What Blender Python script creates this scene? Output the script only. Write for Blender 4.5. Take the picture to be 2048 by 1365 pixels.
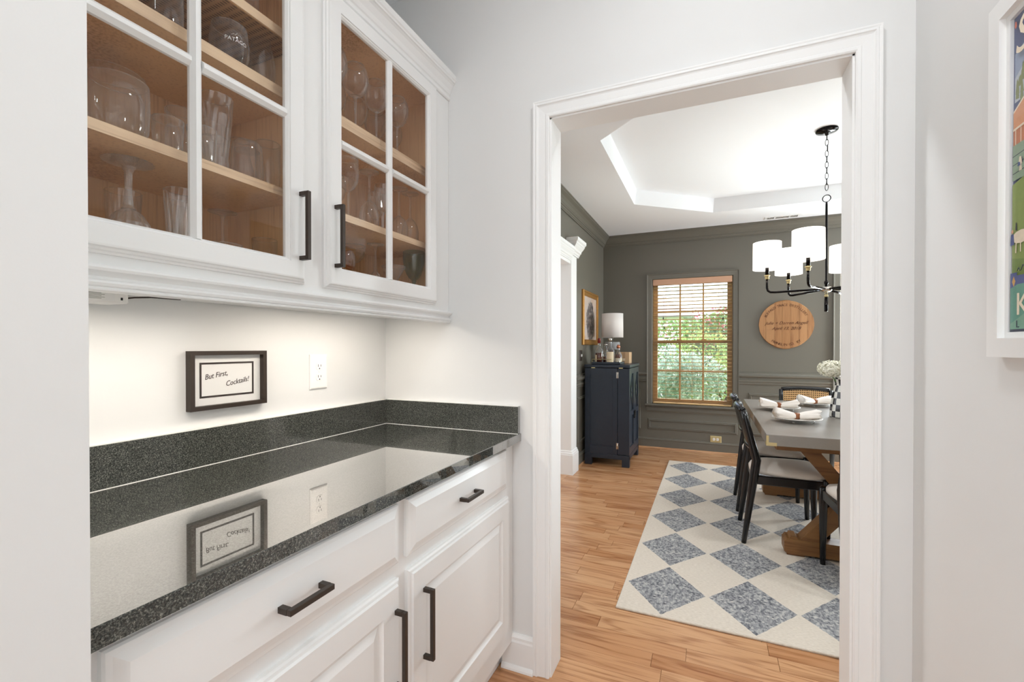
import bpy, bmesh, math, random
from mathutils import Vector, Matrix
from math import sin, cos, pi, radians, sqrt

for o in list(bpy.data.objects): bpy.data.objects.remove(o)
S = bpy.context.scene
COL = S.collection
random.seed(7)

# ------------------------------------------------------------------ camera
cam_d = bpy.data.cameras.new('camera'); cam = bpy.data.objects.new('camera', cam_d); COL.objects.link(cam)
cam_d.sensor_width = 36.0; cam_d.lens = 16.0; cam_d.shift_y = 18.5/2048; cam_d.clip_start = 0.02; cam_d.clip_end = 200
cam.location = (0, 0, 1.247); cam.rotation_euler = (radians(90-0.39), 0, radians(23.57))
S.camera = cam

# ------------------------------------------------------------------ world, sun, large lights, exposure
W = bpy.data.worlds.new('world'); S.world = W; W.use_nodes = True
nt = W.node_tree; nt.nodes.clear()
wo = nt.nodes.new('ShaderNodeOutputWorld'); bg = nt.nodes.new('ShaderNodeBackground'); sky = nt.nodes.new('ShaderNodeTexSky')
sky.sky_type = 'NISHITA'; sky.sun_disc = False; sky.sun_elevation = radians(50); sky.sun_rotation = radians(200)
sky.air_density = 1.0; sky.dust_density = 1.5
bg.inputs['Strength'].default_value = 0.75
nt.links.new(sky.outputs[0], bg.inputs['Color']); nt.links.new(bg.outputs[0], wo.inputs['Surface'])
S.view_settings.view_transform = 'Standard'; S.view_settings.look = 'None'
S.view_settings.gamma = 1.0; S.view_settings.use_curve_mapping = False
S.view_settings.exposure = 0.17
S.cycles.transparent_max_bounces = 48; S.cycles.max_bounces = 12; S.cycles.diffuse_bounces = 6

def light(name, kind, loc, rot, energy, color=(1,1,1), **k):
    d = bpy.data.lights.new(name, kind); d.energy = energy; d.color = color
    for a, b in k.items(): setattr(d, a, b)
    o = bpy.data.objects.new(name, d); o.location = loc; o.rotation_euler = rot; COL.objects.link(o); return o
WARM = (1.0, 0.905, 0.79); DAY = (0.88, 0.95, 1.0); NEU = (0.95, 0.98, 1.0)
light('sun', 'SUN', (0, 10, 10), (radians(42), 0, radians(150)), 9.0, (1, .97, .92), angle=0.01)
# pantry ceiling downlights
light('downlight_pantry', 'AREA', (0.0, 0.92, 2.735), (0, 0, 0), 4.6, NEU, shape='DISK', size=0.16)
light('downlight_hall', 'AREA', (-0.05, -0.75, 2.735), (0, 0, 0), 7.5, NEU, shape='DISK', size=0.30)
# added fill panel behind the camera, brightening pantry and cabinet interior
light('fill_hall', 'AREA', (-0.07, -2.28, 1.5), (radians(-90), 0, pi), 21, (.92, .965, 1), shape='RECTANGLE', size=1.1, size_y=2.0)
# area lamps adding daylight outside the right-wall window and the right far window
light('window_daylight', 'AREA', (2.96, 5.33, 1.35), (0, radians(90), 0), 110, DAY, shape='RECTANGLE', size=1.5, size_y=0.8)
light('window_daylight', 'AREA', (1.7175, 6.04, 1.32), (radians(-90), 0, 0), 125, DAY, shape='RECTANGLE', size=0.9, size_y=1.5)
light('fill_foyer', 'AREA', (-3.1, 3.4, 1.4), (0, radians(-90), 0), 22, (.92, .965, 1), shape='RECTANGLE', size=2.0, size_y=1.6)  # added lamp inside the closed foyer, brightening pilaster and floor
# added fill lamps under the dining soffit, unseen above the door head
for wx in (-.75, 1.2, 2.2):
    light('fill_dining', 'AREA', (wx, 2.12, 2.635), (0, 0, 0), 13, (.93, .965, 1), shape='DISK', size=0.15)
# the left far window is lit by sky and sun only
# under-cabinet lamps
light('undercabinet_lamp', 'AREA', (-1.09, 0.58, 1.338), (0, 0, 0), 1.45, WARM, shape='RECTANGLE', size=0.06, size_y=0.40)
light('undercabinet_lamp', 'AREA', (-1.09, 1.18, 1.372), (0, 0, 0), 2.0, WARM, shape='RECTANGLE', size=0.06, size_y=0.50)

# ------------------------------------------------------------------ materials
def lin(c):
    c = c/255.0
    return c/12.92 if c <= .04045 else ((c+.055)/1.055)**2.4
def rgb(r, g, b): return (lin(r), lin(g), lin(b), 1)
MATS = {}
class N:
    def __init__(s, name):
        s.m = bpy.data.materials.new(name); s.m.use_nodes = True; s.t = s.m.node_tree; s.t.nodes.clear()
        s.out = s.t.nodes.new('ShaderNodeOutputMaterial'); MATS[name] = s.m
    def n(s, t, **k):
        x = s.t.nodes.new('ShaderNode'+t)
        for a, b in k.items():
            if a.startswith('i_'): x.inputs[a[2:].replace('_', ' ')].default_value = b
            else: setattr(x, a, b)
        return x
    def l(s, a, b): s.t.links.new(a, b)
    def bsdf(s, col=None, rough=.5, metal=0, **k):
        b = s.n('BsdfPrincipled')
        if col is not None: b.inputs['Base Color'].default_value = col
        b.inputs['Roughness'].default_value = rough; b.inputs['Metallic'].default_value = metal
        for a, v in k.items(): b.inputs[a.replace('_', ' ')].default_value = v
        s.l(b.outputs[0], s.out.inputs['Surface']); s.b = b; return b
    def math(s, op, a, b=None, c=None):
        x = s.n('Math', operation=op)
        for i, v in enumerate((a, b, c)):
            if v is None: continue
            if isinstance(v, (int, float)): x.inputs[i].default_value = v
            else: s.l(v, x.inputs[i])
        return x.outputs[0]
    def ramp(s, fac, stops, interp='LINEAR'):
        r = s.n('ValToRGB'); r.color_ramp.interpolation = interp; e = r.color_ramp.elements
        while len(e) > 1: e.remove(e[0])
        e[0].position, e[0].color = stops[0]
        for p, c in stops[1:]:
            q = e.new(p); q.color = c
        s.l(fac, r.inputs[0]); return r.outputs[0]
    def mixc(s, f, a, b, mode='MIX'):
        x = s.n('Mix', data_type='RGBA', blend_type=mode)
        for i, v in ((0, f), (6, a), (7, b)):
            if isinstance(v, (int, float, tuple)): x.inputs[i].default_value = v
            else: s.l(v, x.inputs[i])
        return x.outputs[2]
    def pos(s): return s.n('NewGeometry').outputs['Position']
    def mapv(s, v, scale=(1,1,1), loc=(0,0,0), rot=(0,0,0)):
        x = s.n('Mapping'); x.inputs['Scale'].default_value = scale; x.inputs['Location'].default_value = loc; x.inputs['Rotation'].default_value = rot
        s.l(v, x.inputs['Vector']); return x.outputs[0]
    def noise(s, v, scale, detail=2, rough=.5, dist=0):
        x = s.n('TexNoise'); x.inputs['Scale'].default_value = scale; x.inputs['Detail'].default_value = detail
        x.inputs['Roughness'].default_value = rough; x.inputs['Distortion'].default_value = dist
        if v is not None: s.l(v, x.inputs['Vector'])
        return x.outputs['Fac']
    def bump(s, h, strength=.3, dist=.002):
        b = s.n('Bump'); b.inputs['Strength'].default_value = strength; b.inputs['Distance'].default_value = dist
        s.l(h, b.inputs['Height']); s.l(b.outputs[0], s.b.inputs['Normal'])

def simple(name, col, rough=.5, metal=0, tex=0, scale=60, bump=0, bscale=200, bdist=.001, **k):
    m = N(name); b = m.bsdf(col, rough, metal, **k)
    if tex:
        f = m.noise(m.pos(), scale, 3)
        m.l(m.mixc(f, tuple(c*(1-tex) for c in col[:3])+(1,), tuple(min(1, c*(1+tex)) for c in col[:3])+(1,)), b.inputs['Base Color'])
    if bump: m.bump(m.noise(m.pos(), bscale, 2), bump, bdist)
    return m.m

wall_m = simple('wall_paint', rgb(229, 229, 228), .85, bump=.12, bscale=260, bdist=.0006, tex=.01, scale=3)
wallw_m = wall_m
trim_m = simple('white_trim_paint', rgb(242, 242, 241), .6, bump=.05, bscale=40, Specular_IOR_Level=.25)
cab_m = N('white_cabinet_paint'); cab_m.bsdf(rgb(239, 239, 238), .38)
cab_m.bump(cab_m.noise(cab_m.mapv(cab_m.pos(), (90, 6, 90)), 3, 3), .10, .0008); cab_m = cab_m.m
ceil_m = simple('ceiling_paint', rgb(244, 246, 249), .9, bump=.05, bscale=200)
dark_m = simple('dark_green_grey_paint', rgb(112, 108, 98), .42, tex=.03, scale=2, bump=.06, bscale=220, bdist=.0006)
black_m = simple('black_lacquer', rgb(17, 17, 19), .22)
bronze_m = simple('dark_bronze_metal', rgb(62, 52, 45), .42, .35, tex=.12, scale=120)
navy_m = simple('navy_paint', rgb(38, 47, 60), .34, tex=.10, scale=20)
brass_m = simple('brushed_brass', rgb(205, 188, 140), .38, .75)
gold_m = simple('gilt_frame', rgb(176, 128, 66), .42, .6, tex=.2, scale=60)
chrome_m = simple('polished_nickel', rgb(200, 195, 188), .15, 1)
blackm_m = simple('polished_black_metal', rgb(30, 28, 28), .15, .9)
plastic_m = simple('white_plastic', rgb(247, 245, 242), .3)
dark_slot = simple('slot_dark', rgb(25, 22, 20), .6)
paper_m = simple('white_paper', rgb(243, 242, 240), .9, bump=.02)
ink_m = simple('dark_brown_ink', rgb(60, 50, 46), .8)
seat_m = simple('light_grey_fabric', rgb(216, 207, 197), .95, tex=.06, scale=300, bump=.3, bscale=900)
napkin_m = simple('white_linen', rgb(240, 233, 226), .95, bump=.25, bscale=700)
leather_m = simple('tan_leather', rgb(140, 84, 48), .55, tex=.15, scale=90)
china_m = simple('white_china', rgb(238, 235, 230), .18)
hyd_m = simple('cream_petals', rgb(240, 238, 222), .8, tex=.06, scale=60)
leaf_m = simple('green_leaf', rgb(92, 128, 60), .6, tex=.3, scale=30)
felt_m = simple('grey_seal', rgb(150, 148, 142), .7)
brick_m = simple('pale_wood_window_stain', rgb(176, 146, 106), .5, tex=.06, scale=20)
copper_m = simple('copper', rgb(190, 120, 90), .3, .9)
concretel_m = simple('grey_ceramic', rgb(150, 150, 150), .5)
redcap_m = simple('red_wax', rgb(120, 30, 25), .4)
label_m = simple('cream_label', rgb(228, 210, 180), .8)
lshade_m = N('lamp_linen'); _b = lshade_m.bsdf(rgb(236, 230, 226), .9, bump=0) if False else lshade_m.bsdf(rgb(236, 230, 226), .9); lshade_m = lshade_m.m

# lit chandelier shades: white linen that really glows
m = N('lit_linen_shade'); m.bsdf(rgb(250, 246, 240), .9); m.b.inputs['Emission Color'].default_value = (1, .95, .89, 1); m.b.inputs['Emission Strength'].default_value = 1.15; litshade_m = m.m
m = N('bulb_glow'); m.bsdf((1, 1, 1, 1)); m.b.inputs['Emission Color'].default_value = (1, .88, .7, 1); m.b.inputs['Emission Strength'].default_value = 5; bulb_m = m.m

# thin glass: see-through, mirror-like at grazing angles
def glass_mat(name, tint=(.97, .98, .97, 1), base=.06, edge=.9, power=4, rough=.0):
    m = N(name); lw = m.n('LayerWeight'); lw.inputs['Blend'].default_value = .5
    # facing output with blend .5 : 1-|cos|
    f = m.math('POWER', lw.outputs['Facing'], power); f = m.math('MULTIPLY_ADD', f, edge, base)
    tr = m.n('BsdfTransparent'); tr.inputs[0].default_value = tint
    gl = m.n('BsdfGlossy'); gl.inputs['Roughness'].default_value = rough
    mx = m.n('MixShader'); m.l(f, mx.inputs[0]); m.l(tr.outputs[0], mx.inputs[1]); m.l(gl.outputs[0], mx.inputs[2]); m.l(mx.outputs[0], m.out.inputs[0])
    return m.m
pane_m = glass_mat('window_pane_glass', (.99, .995, .99, 1), .022, .5, 6)
apane_m = glass_mat('picture_glass', (.99, .99, .99, 1), .02, .18, 5)
cpane_m = glass_mat('cabinet_pane_glass', (.985, .985, .985, 1), .022, .6, 5)
def ware_mat(name, tint, dens=.10, edge=.75, power=2.6):
    m = N(name); lw = m.n('LayerWeight'); lw.inputs['Blend'].default_value = .5
    f = m.math('POWER', lw.outputs['Facing'], power); f = m.math('MULTIPLY_ADD', f, edge, dens)
    tr = m.n('BsdfTransparent'); tr.inputs[0].default_value = tint
    rf = m.n('BsdfDiffuse'); rf.inputs[0].default_value = tuple(min(1, c*1.0) for c in tint[:3])+(1,)
    gl = m.n('BsdfGlossy'); gl.inputs['Roughness'].default_value = .05
    m2 = m.n('MixShader'); m2.inputs[0].default_value = .82; m.l(rf.outputs[0], m2.inputs[1]); m.l(gl.outputs[0], m2.inputs[2])
    mx = m.n('MixShader'); m.l(f, mx.inputs[0]); m.l(tr.outputs[0], mx.inputs[1]); m.l(m2.outputs[0], mx.inputs[2]); m.l(mx.outputs[0], m.out.inputs[0])
    return m.m
ware_m = ware_mat('clear_glassware', (.985, .985, .982, 1), .06, .95, 1.9)
crystal_m = ware_mat('cut_crystal', (.975, .975, .97, 1), .16, .8, 1.6)
green_m = ware_mat('green_glass', (.60, .72, .64, 1), .14, .5, 2.0)
amber_m = ware_mat('amber_glass', (.8, .55, .3, 1), .15, .7, 2)
whisky_m = simple('whisky', rgb(88, 38, 18), .1)

# granite
m = N('dark_granite'); m.bsdf(None, .12)
p = m.pos(); a = m.noise(p, 400, 3, .75); b_ = m.n('TexVoronoi'); b_.inputs['Scale'].default_value = 420; m.l(p, b_.inputs['Vector'])
c1 = m.ramp(a, [(.30, rgb(24, 26, 25)), (.47, rgb(58, 61, 58)), (.60, rgb(108, 109, 103)), (.76, rgb(168, 167, 158))])
c2 = m.ramp(b_.outputs['Color'], [(.2, (.5, .5, .5, 1)), (.8, (1.15, 1.15, 1.13, 1))])
colr = m.mixc(1.0, c1, c2, 'MULTIPLY'); m.l(colr, m.b.inputs['Base Color'])
m.b.inputs['Specular IOR Level'].default_value = .25
lw = m.n('LayerWeight'); lw.inputs['Blend'].default_value = .5
f = m.ramp(lw.outputs['Facing'], [(.15, (.02,)*3+(1,)), (.45, (.15,)*3+(1,)), (.62, (.42,)*3+(1,)), (.75, (.58,)*3+(1,)), (1, (.80,)*3+(1,))])
fn = m.math('MULTIPLY', f, m.math('MULTIPLY_ADD', a, .9, .52))
gl = m.n('BsdfGlossy'); gl.inputs['Roughness'].default_value = .015; gl.inputs[0].default_value = (.98, .97, .96, 1)
mx = m.n('MixShader'); m.l(fn, mx.inputs[0]); m.l(m.b.outputs[0], mx.inputs[1]); m.l(gl.outputs[0], mx.inputs[2]); m.l(mx.outputs[0], m.out.inputs[0])
granite_m = m.m

# woods
def oak(name, c_lo, c_mid, c_hi, axis='X', sx=1.6, sy=16, bands=9, rnd=.25, rough=.32, gd=.75):
    m = N(name); m.bsdf(None, rough)
    oi = m.n('ObjectInfo').outputs['Random']
    off = m.n('CombineXYZ'); m.l(m.math('MULTIPLY', oi, 37.), off.inputs[0]); m.l(m.math('MULTIPLY', oi, 91.), off.inputs[1]); m.l(m.math('MULTIPLY', oi, 53.), off.inputs[2])
    v = m.n('VectorMath', operation='ADD'); m.l(m.pos(), v.inputs[0]); m.l(off.outputs[0], v.inputs[1]); v = v.outputs[0]
    sc = {'X': (sx, sy, sy), 'Y': (sy, sx, sy), 'Z': (sy, sy, sx)}[axis]
    mp = m.mapv(v, sc)
    n1 = m.noise(mp, .55, 3, .5, .25)
    ring = m.math('SINE', m.math('MULTIPLY', n1, bands*6.283)); ring = m.math('MULTIPLY_ADD', ring, .5, .5)
    ring = m.math('POWER', ring, 2.2)
    sc2 = {'X': (6, 160, 160), 'Y': (160, 6, 160), 'Z': (160, 160, 6)}[axis]
    pore = m.noise(m.mapv(v, sc2), 1, 3, .6)
    base = m.ramp(oi, [(0, c_lo), (.35, c_mid), (.7, c_hi), (1, c_mid)])
    dark = m.mixc(1.0, base, (.52, .39, .30, 1), 'MULTIPLY')
    f1 = m.math('MULTIPLY', ring, m.ramp(pore, [(.35, (1, 1, 1, 1)), (.65, (.25, .25, .25, 1))]))
    c = m.mixc(m.math('MULTIPLY', f1, gd), base, dark)
    c = m.mixc(m.math('MULTIPLY', m.ramp(pore, [(.30, (1, 1, 1, 1)), (.48, (0, 0, 0, 1))]), .30), c, dark)
    m.l(c, m.b.inputs['Base Color'])
    m.bump(pore, .08, .0006)
    return m.m
oak_floor = oak('oak_floor_plank', rgb(184, 132, 90), rgb(196, 146, 104), rgb(206, 160, 118), 'X', 1.2, 10, 11, rough=.26, gd=.9)
maple_m = oak('maple_interior', rgb(248, 212, 166), rgb(248, 212, 166), rgb(248, 212, 166), 'Z', .8, 6, 2, rough=.45)
maple_edge = oak('maple_shelf_edge', rgb(238, 208, 172), rgb(238, 208, 172), rgb(238, 208, 172), 'Y', 1, 10, 2, rough=.5)
table_wood = oak('trestle_oak', rgb(132, 92, 50), rgb(142, 100, 56), rgb(132, 92, 52), 'X', 1.5, 14, 4, rough=.45)
lid_wood = oak('barrel_lid_oak', rgb(172, 124, 80), rgb(186, 140, 96), rgb(164, 116, 72), 'Z', 1.2, 14, 3, rough=.55)
box_wood = oak('pale_box_wood', rgb(206, 172, 132), rgb(206, 172, 132), rgb(206, 172, 132), 'Z', 1.2, 14, 3, rough=.55)
slat_m = oak('blind_slat_wood', rgb(206, 170, 118), rgb(210, 176, 124), rgb(200, 164, 110), 'X', 1, 14, 2, rough=.4)
gap_m = simple('floor_gap_dark', rgb(70, 42, 24), .8)

m = N('concrete_tabletop'); m.bsdf(None, .33)
f = m.noise(m.pos(), 4, 5, .6); f2 = m.noise(m.pos(), 200, 2, .6)
c = m.mixc(f, rgb(128, 122, 115), rgb(152, 146, 139)); c = m.mixc(m.math('MULTIPLY', f2, .35), c, rgb(110, 105, 98)); m.l(c, m.b.inputs['Base Color']); m.bump(f2, .08, .0006); conc_m = m.m

# rug: woven cream ground with charcoal diamonds
m = N('woven_diamond_rug'); m.bsdf(None, .95)
sx = m.n('SeparateXYZ'); m.l(m.pos(), sx.inputs[0])
wob = m.math('MULTIPLY_ADD', m.noise(m.pos(), 45, 2), .012, -.006)
u = m.math('FRACT', m.math('DIVIDE', m.math('ADD', sx.outputs[0], 4.302), .390))
v = m.math('FRACT', m.math('DIVIDE', m.math('ADD', m.math('ADD', sx.outputs[1], wob), -2.186+5.12), .512))
d = m.math('ADD', m.math('ABSOLUTE', m.math('SUBTRACT', u, .5)), m.math('ABSOLUTE', m.math('SUBTRACT', v, .5)))
dm = m.math('LESS_THAN', d, .482)
rw = m.math('FLOOR', m.math('DIVIDE', sx.outputs[1], .0115)); cv = m.n('CombineXYZ'); m.l(m.math('MULTIPLY', sx.outputs[0], 62.), cv.inputs[0]); m.l(m.math('MULTIPLY', rw, 5.73), cv.inputs[1])
st = m.noise(cv.outputs[0], 1, 2, .6)
st = m.math('MULTIPLY_ADD', m.math('SINE', m.math('MULTIPLY', sx.outputs[1], 6.2832/.0115)), .05, st)
st2 = m.noise(m.mapv(m.pos(), (8, 20, 1)), 1, 3, .6)
stripe = m.math('ADD', m.math('MULTIPLY', st, .75), m.math('MULTIPLY', st2, .25))
darkc = m.ramp(stripe, [(.30, rgb(58, 60, 67)), (.43, rgb(112, 113, 118)), (.54, rgb(160, 160, 160)), (.68, rgb(204, 200, 193))])
lightc = m.ramp(m.noise(m.mapv(m.pos(), (60, 260, 1)), 1, 2), [(.3, rgb(204, 193, 178)), (.7, rgb(222, 212, 198))])
m.l(m.mixc(dm, lightc, darkc), m.b.inputs['Base Color'])
m.bump(m.noise(m.mapv(m.pos(), (90, 300, 90)), 1, 2), .5, .003); rug_m = m.m

# cane weave
m = N('woven_cane'); m.bsdf(rgb(206, 164, 112), .6)
uv = m.n('UVMap'); s_ = m.n('SeparateXYZ'); m.l(uv.outputs[0], s_.inputs[0])
du = m.math('SUBTRACT', m.math('FRACT', m.math('MULTIPLY', s_.outputs[0], 26)), .5); dv = m.math('SUBTRACT', m.math('FRACT', m.math('MULTIPLY', s_.outputs[1], 12)), .5)
r2 = m.math('ADD', m.math('MULTIPLY', du, du), m.math('MULTIPLY', dv, dv)); hole = m.math('LESS_THAN', r2, .075)
tr = m.n('BsdfTransparent'); mx = m.n('MixShader'); m.l(hole, mx.inputs[0]); m.l(m.b.outputs[0], mx.inputs[1]); m.l(tr.outputs[0], mx.inputs[2]); m.l(mx.outputs[0], m.out.inputs[0]); cane_m = m.m

# checked vase glaze
m = N('checked_glaze'); m.bsdf(None, .12)
uv = m.n('UVMap'); s_ = m.n('SeparateXYZ'); m.l(uv.outputs[0], s_.inputs[0])
ck = m.math('MODULO', m.math('ADD', m.math('FLOOR', m.math('MULTIPLY', s_.outputs[0], 18)), m.math('FLOOR', m.math('MULTIPLY', s_.outputs[1], 10))), 2)
nz = m.noise(m.pos(), 70, 3)
m.l(m.mixc(ck, m.mixc(nz, rgb(24, 24, 28), rgb(52, 50, 52)), m.mixc(nz, rgb(236, 232, 222), rgb(206, 208, 204))), m.b.inputs['Base Color']); vase_m = m.m

# lined shelf underside
m = N('ridged_shelf_liner'); m.bsdf(None, .6)
sx = m.n('SeparateXYZ'); m.l(m.pos(), sx.inputs[0])
w1 = m.math('SINE', m.math('MULTIPLY', sx.outputs[0], 760)); w2 = m.math('SINE', m.math('MULTIPLY', sx.outputs[1], 330))
d = m.math('GREATER_THAN', m.math('ADD', w1, m.math('MULTIPLY', w2, .8)), .55)
m.l(m.mixc(d, rgb(176, 138, 98), rgb(112, 84, 58)), m.b.inputs['Base Color']); liner_m = m.m

# ------------------------------------------------------------------ mesh helpers
class MB:
    def __init__(s): s.v = []; s.f = []; s.mi = []; s.sm = []; s.uv = {}
    def add(s, vs, fs, mi=0, smooth=False, uvs=None):
        o = len(s.v); s.v += [tuple(p) for p in vs]
        for k, f in enumerate(fs):
            if uvs: s.uv[len(s.f)] = [uvs[i] for i in f]
            s.f.append([i+o for i in f]); s.mi.append(mi); s.sm.append(smooth)
        return s
    def box(s, x0, x1, y0, y1, z0, z1, mi=0, ch=0):
        x0, x1 = min(x0, x1), max(x0, x1); y0, y1 = min(y0, y1), max(y0, y1); z0, z1 = min(z0, z1), max(z0, z1)
        if ch <= 0:
            vs = [(x, y, z) for z in (z0, z1) for y in (y0, y1) for x in (x0, x1)]
            fs = [(0, 2, 3, 1), (4, 5, 7, 6), (0, 1, 5, 4), (2, 6, 7, 3), (0, 4, 6, 2), (1, 3, 7, 5)]
            return s.add(vs, fs, mi)
        bm = bmesh.new(); bmesh.ops.create_cube(bm, size=1)
        for q in bm.verts: q.co = ((x0+x1)/2+q.co.x*(x1-x0), (y0+y1)/2+q.co.y*(y1-y0), (z0+z1)/2+q.co.z*(z1-z0))
        bmesh.ops.bevel(bm, geom=bm.edges[:], offset=ch, segments=1, affect='EDGES')
        bm.verts.index_update(); s.add([q.co[:] for q in bm.verts], [[q.index for q in f.verts] for f in bm.faces], mi); bm.free(); return s
    def xf(s, M):
        s.v = [tuple(M @ Vector(p)) for p in s.v]; return s
    def lathe(s, prof, c=(0, 0, 0), seg=24, mi=0, smooth=True, uvscale=None, ax='Z', squash=1, phase=0):
        vs = []; fs = []; uvs = []
        n = len(prof); L = [0]
        for i in range(1, n): L.append(L[-1]+math.dist(prof[i], prof[i-1]))
        for j in range(seg+1):
            a = 2*pi*j/seg+phase
            for i, (r, z) in enumerate(prof):
                x, y = r*cos(a), r*sin(a)*squash
                p = (x, y, z) if ax == 'Z' else ((x, z, y) if ax == 'Y' else (z, x, y))
                vs.append((c[0]+p[0], c[1]+p[1], c[2]+p[2])); uvs.append((j/seg, L[i]/L[-1] if L[-1] else 0))
        for j in range(seg):
            for i in range(n-1):
                fs.append((j*n+i, (j+1)*n+i, (j+1)*n+i+1, j*n+i+1))
        return s.add(vs, fs, mi, smooth, uvs if uvscale else None)
    def tube(s, pts, r, seg=8, mi=0, smooth=True, closed=False, cap=True):
        pts = [Vector(p) for p in pts]; n = len(pts); vs = []; fs = []
        up = None
        for i, p in enumerate(pts):
            a = pts[i-1] if (i > 0 or closed) else p; b = pts[(i+1) % n] if (i < n-1 or closed) else p
            t = (b-a).normalized()
            if up is None:
                up = Vector((0, 0, 1)) if abs(t.z) < .9 else Vector((1, 0, 0))
            x = t.cross(up); x = x.normalized() if x.length > 1e-6 else t.orthogonal().normalized()
            y = x.cross(t).normalized(); up = y
            rr = r[i] if isinstance(r, (list, tuple)) else r
            for k in range(seg):
                an = 2*pi*k/seg; vs.append(p+x*cos(an)*rr+y*sin(an)*rr)
        m_ = n if closed else n-1
        for i in range(m_):
            for k in range(seg):
                i2 = (i+1) % n; fs.append((i*seg+k, i*seg+(k+1) % seg, i2*seg+(k+1) % seg, i2*seg+k))
        if cap and not closed:
            fs.append(list(range(seg))[::-1]); fs.append([(n-1)*seg+k for k in range(seg)])
        return s.add(vs, fs, mi, smooth)
    def sweep(s, path, prof, nrm, closed=False, mi=0):
        """profile point (a,b): a along n x d (left of travel), b along the normal, mitred"""
        P = [Vector(p) for p in path]; n = Vector(nrm).normalized(); N_ = len(P); vs = []; fs = []; m_ = len(prof)
        for i, p in enumerate(P):
            d1 = (p-P[i-1]).normalized() if (i > 0 or closed) else None
            d2 = (P[(i+1) % N_]-p).normalized() if (i < N_-1 or closed) else None
            d1 = d1 or d2; d2 = d2 or d1
            p1, p2 = n.cross(d1), n.cross(d2); mt = (p1+p2)/(1+p1.dot(p2))
            for a, b in prof: vs.append(p+mt*a+n*b)
        for i in range(N_ if closed else N_-1):
            j = (i+1) % N_
            for k in range(m_):
                k2 = (k+1) % m_; fs.append((i*m_+k, j*m_+k, j*m_+k2, i*m_+k2))
        if not closed:
            fs.append(list(range(m_))); fs.append([(N_-1)*m_+k for k in range(m_)][::-1])
        return s.add(vs, fs, mi)
    def rings(s, rect, steps, org, U, V, n, mi=0):
        """concentric lofted rectangles: rect (u0,u1,v0,v1); steps [(inset, depth)]"""
        U, V, n, org = Vector(U), Vector(V), Vector(n), Vector(org); u0, u1, v0, v1 = rect; vs = []; fs = []
        for ins, d in steps:
            for u, v in ((u0+ins, v0+ins), (u1-ins, v0+ins), (u1-ins, v1-ins), (u0+ins, v1-ins)):
                vs.append(org+U*u+V*v+n*d)
        for i in range(len(steps)-1):
            for k in range(4):
                fs.append((i*4+k, i*4+(k+1) % 4, i*4+4+(k+1) % 4, i*4+4+k))
        fs.append([len(vs)-4+k for k in range(4)]); fs.append([3, 2, 1, 0])
        return s.add(vs, fs, mi)
    def build(s, name, mat, parent=None, loc=(0, 0, 0), rot=None, smooth_angle=None):
        me = bpy.data.meshes.new(name); me.from_pydata(s.v, [], s.f)
        for mm in (mat if isinstance(mat, (list, tuple)) else [mat]): me.materials.append(mm)
        for p_, mi, sm in zip(me.polygons, s.mi, s.sm): p_.material_index = mi; p_.use_smooth = sm
        if s.uv:
            ul = me.uv_layers.new(name='UVMap')
            for fi, uvl in s.uv.items():
                for li, q in zip(me.polygons[fi].loop_indices, uvl): ul.data[li].uv = q
        bm = bmesh.new(); bm.from_mesh(me); bmesh.ops.remove_doubles(bm, verts=bm.verts, dist=1e-6) if not s.uv else None
        bmesh.ops.recalc_face_normals(bm, faces=bm.faces); bm.to_mesh(me); bm.free(); me.update()
        o = bpy.data.objects.new(name, me); COL.objects.link(o); o.location = loc
        if rot: o.rotation_euler = rot
        if parent: o.parent = parent
        return o
def smooth_all(b): b.sm = [True]*len(b.sm); return b
def tag(o, label, cat, group=None, kind=None):
    o['label'] = label; o['category'] = cat
    if group: o['group'] = group
    if kind: o['kind'] = kind
    return o
def thing(name, label, cat, loc=(0, 0, 0), rz=0, group=None):
    o = bpy.data.objects.new(name, None); COL.objects.link(o); o.location = loc; o.rotation_euler = (0, 0, rz); o.empty_display_size = .05
    return tag(o, label, cat, group)
def struct(o): o['kind'] = 'structure'; return o
def sroot(name, loc=(0, 0, 0), rz=0):
    o = bpy.data.objects.new(name, None); COL.objects.link(o); o.location = loc; o.rotation_euler = (0, 0, rz); return struct(o)
def copy_tree(o, parent=None, loc=None, rz=None):
    c = o.copy(); COL.objects.link(c); c.parent = parent
    if loc is not None: c.location = loc
    if rz is not None: c.rotation_euler = (0, 0, rz)
    for ch in list(o.children): copy_tree(ch, c)
    return c
def text_mb(txt, size, shear=0, extrude=.0004, align='CENTER', spacing=1.0):
    cu = bpy.data.curves.new('t', 'FONT'); cu.body = txt; cu.size = size; cu.shear = shear; cu.extrude = extrude; cu.align_x = align; cu.space_character = spacing
    cu.resolution_u = 3
    to = bpy.data.objects.new('t', cu); COL.objects.link(to); dg = bpy.context.evaluated_depsgraph_get()
    me = bpy.data.meshes.new_from_object(to.evaluated_get(dg)); b = MB()
    b.add([v.co[:] for v in me.vertices], [list(p_.vertices) for p_ in me.polygons])
    bpy.data.objects.remove(to); bpy.data.meshes.remove(me); return b
def frame_xf(org, U, V, n):
    U, V, n, org = Vector(U), Vector(V), Vector(n), Vector(org)
    return Matrix(((U.x, V.x, n.x, org.x), (U.y, V.y, n.y, org.y), (U.z, V.z, n.z, org.z), (0, 0, 0, 1)))

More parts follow.
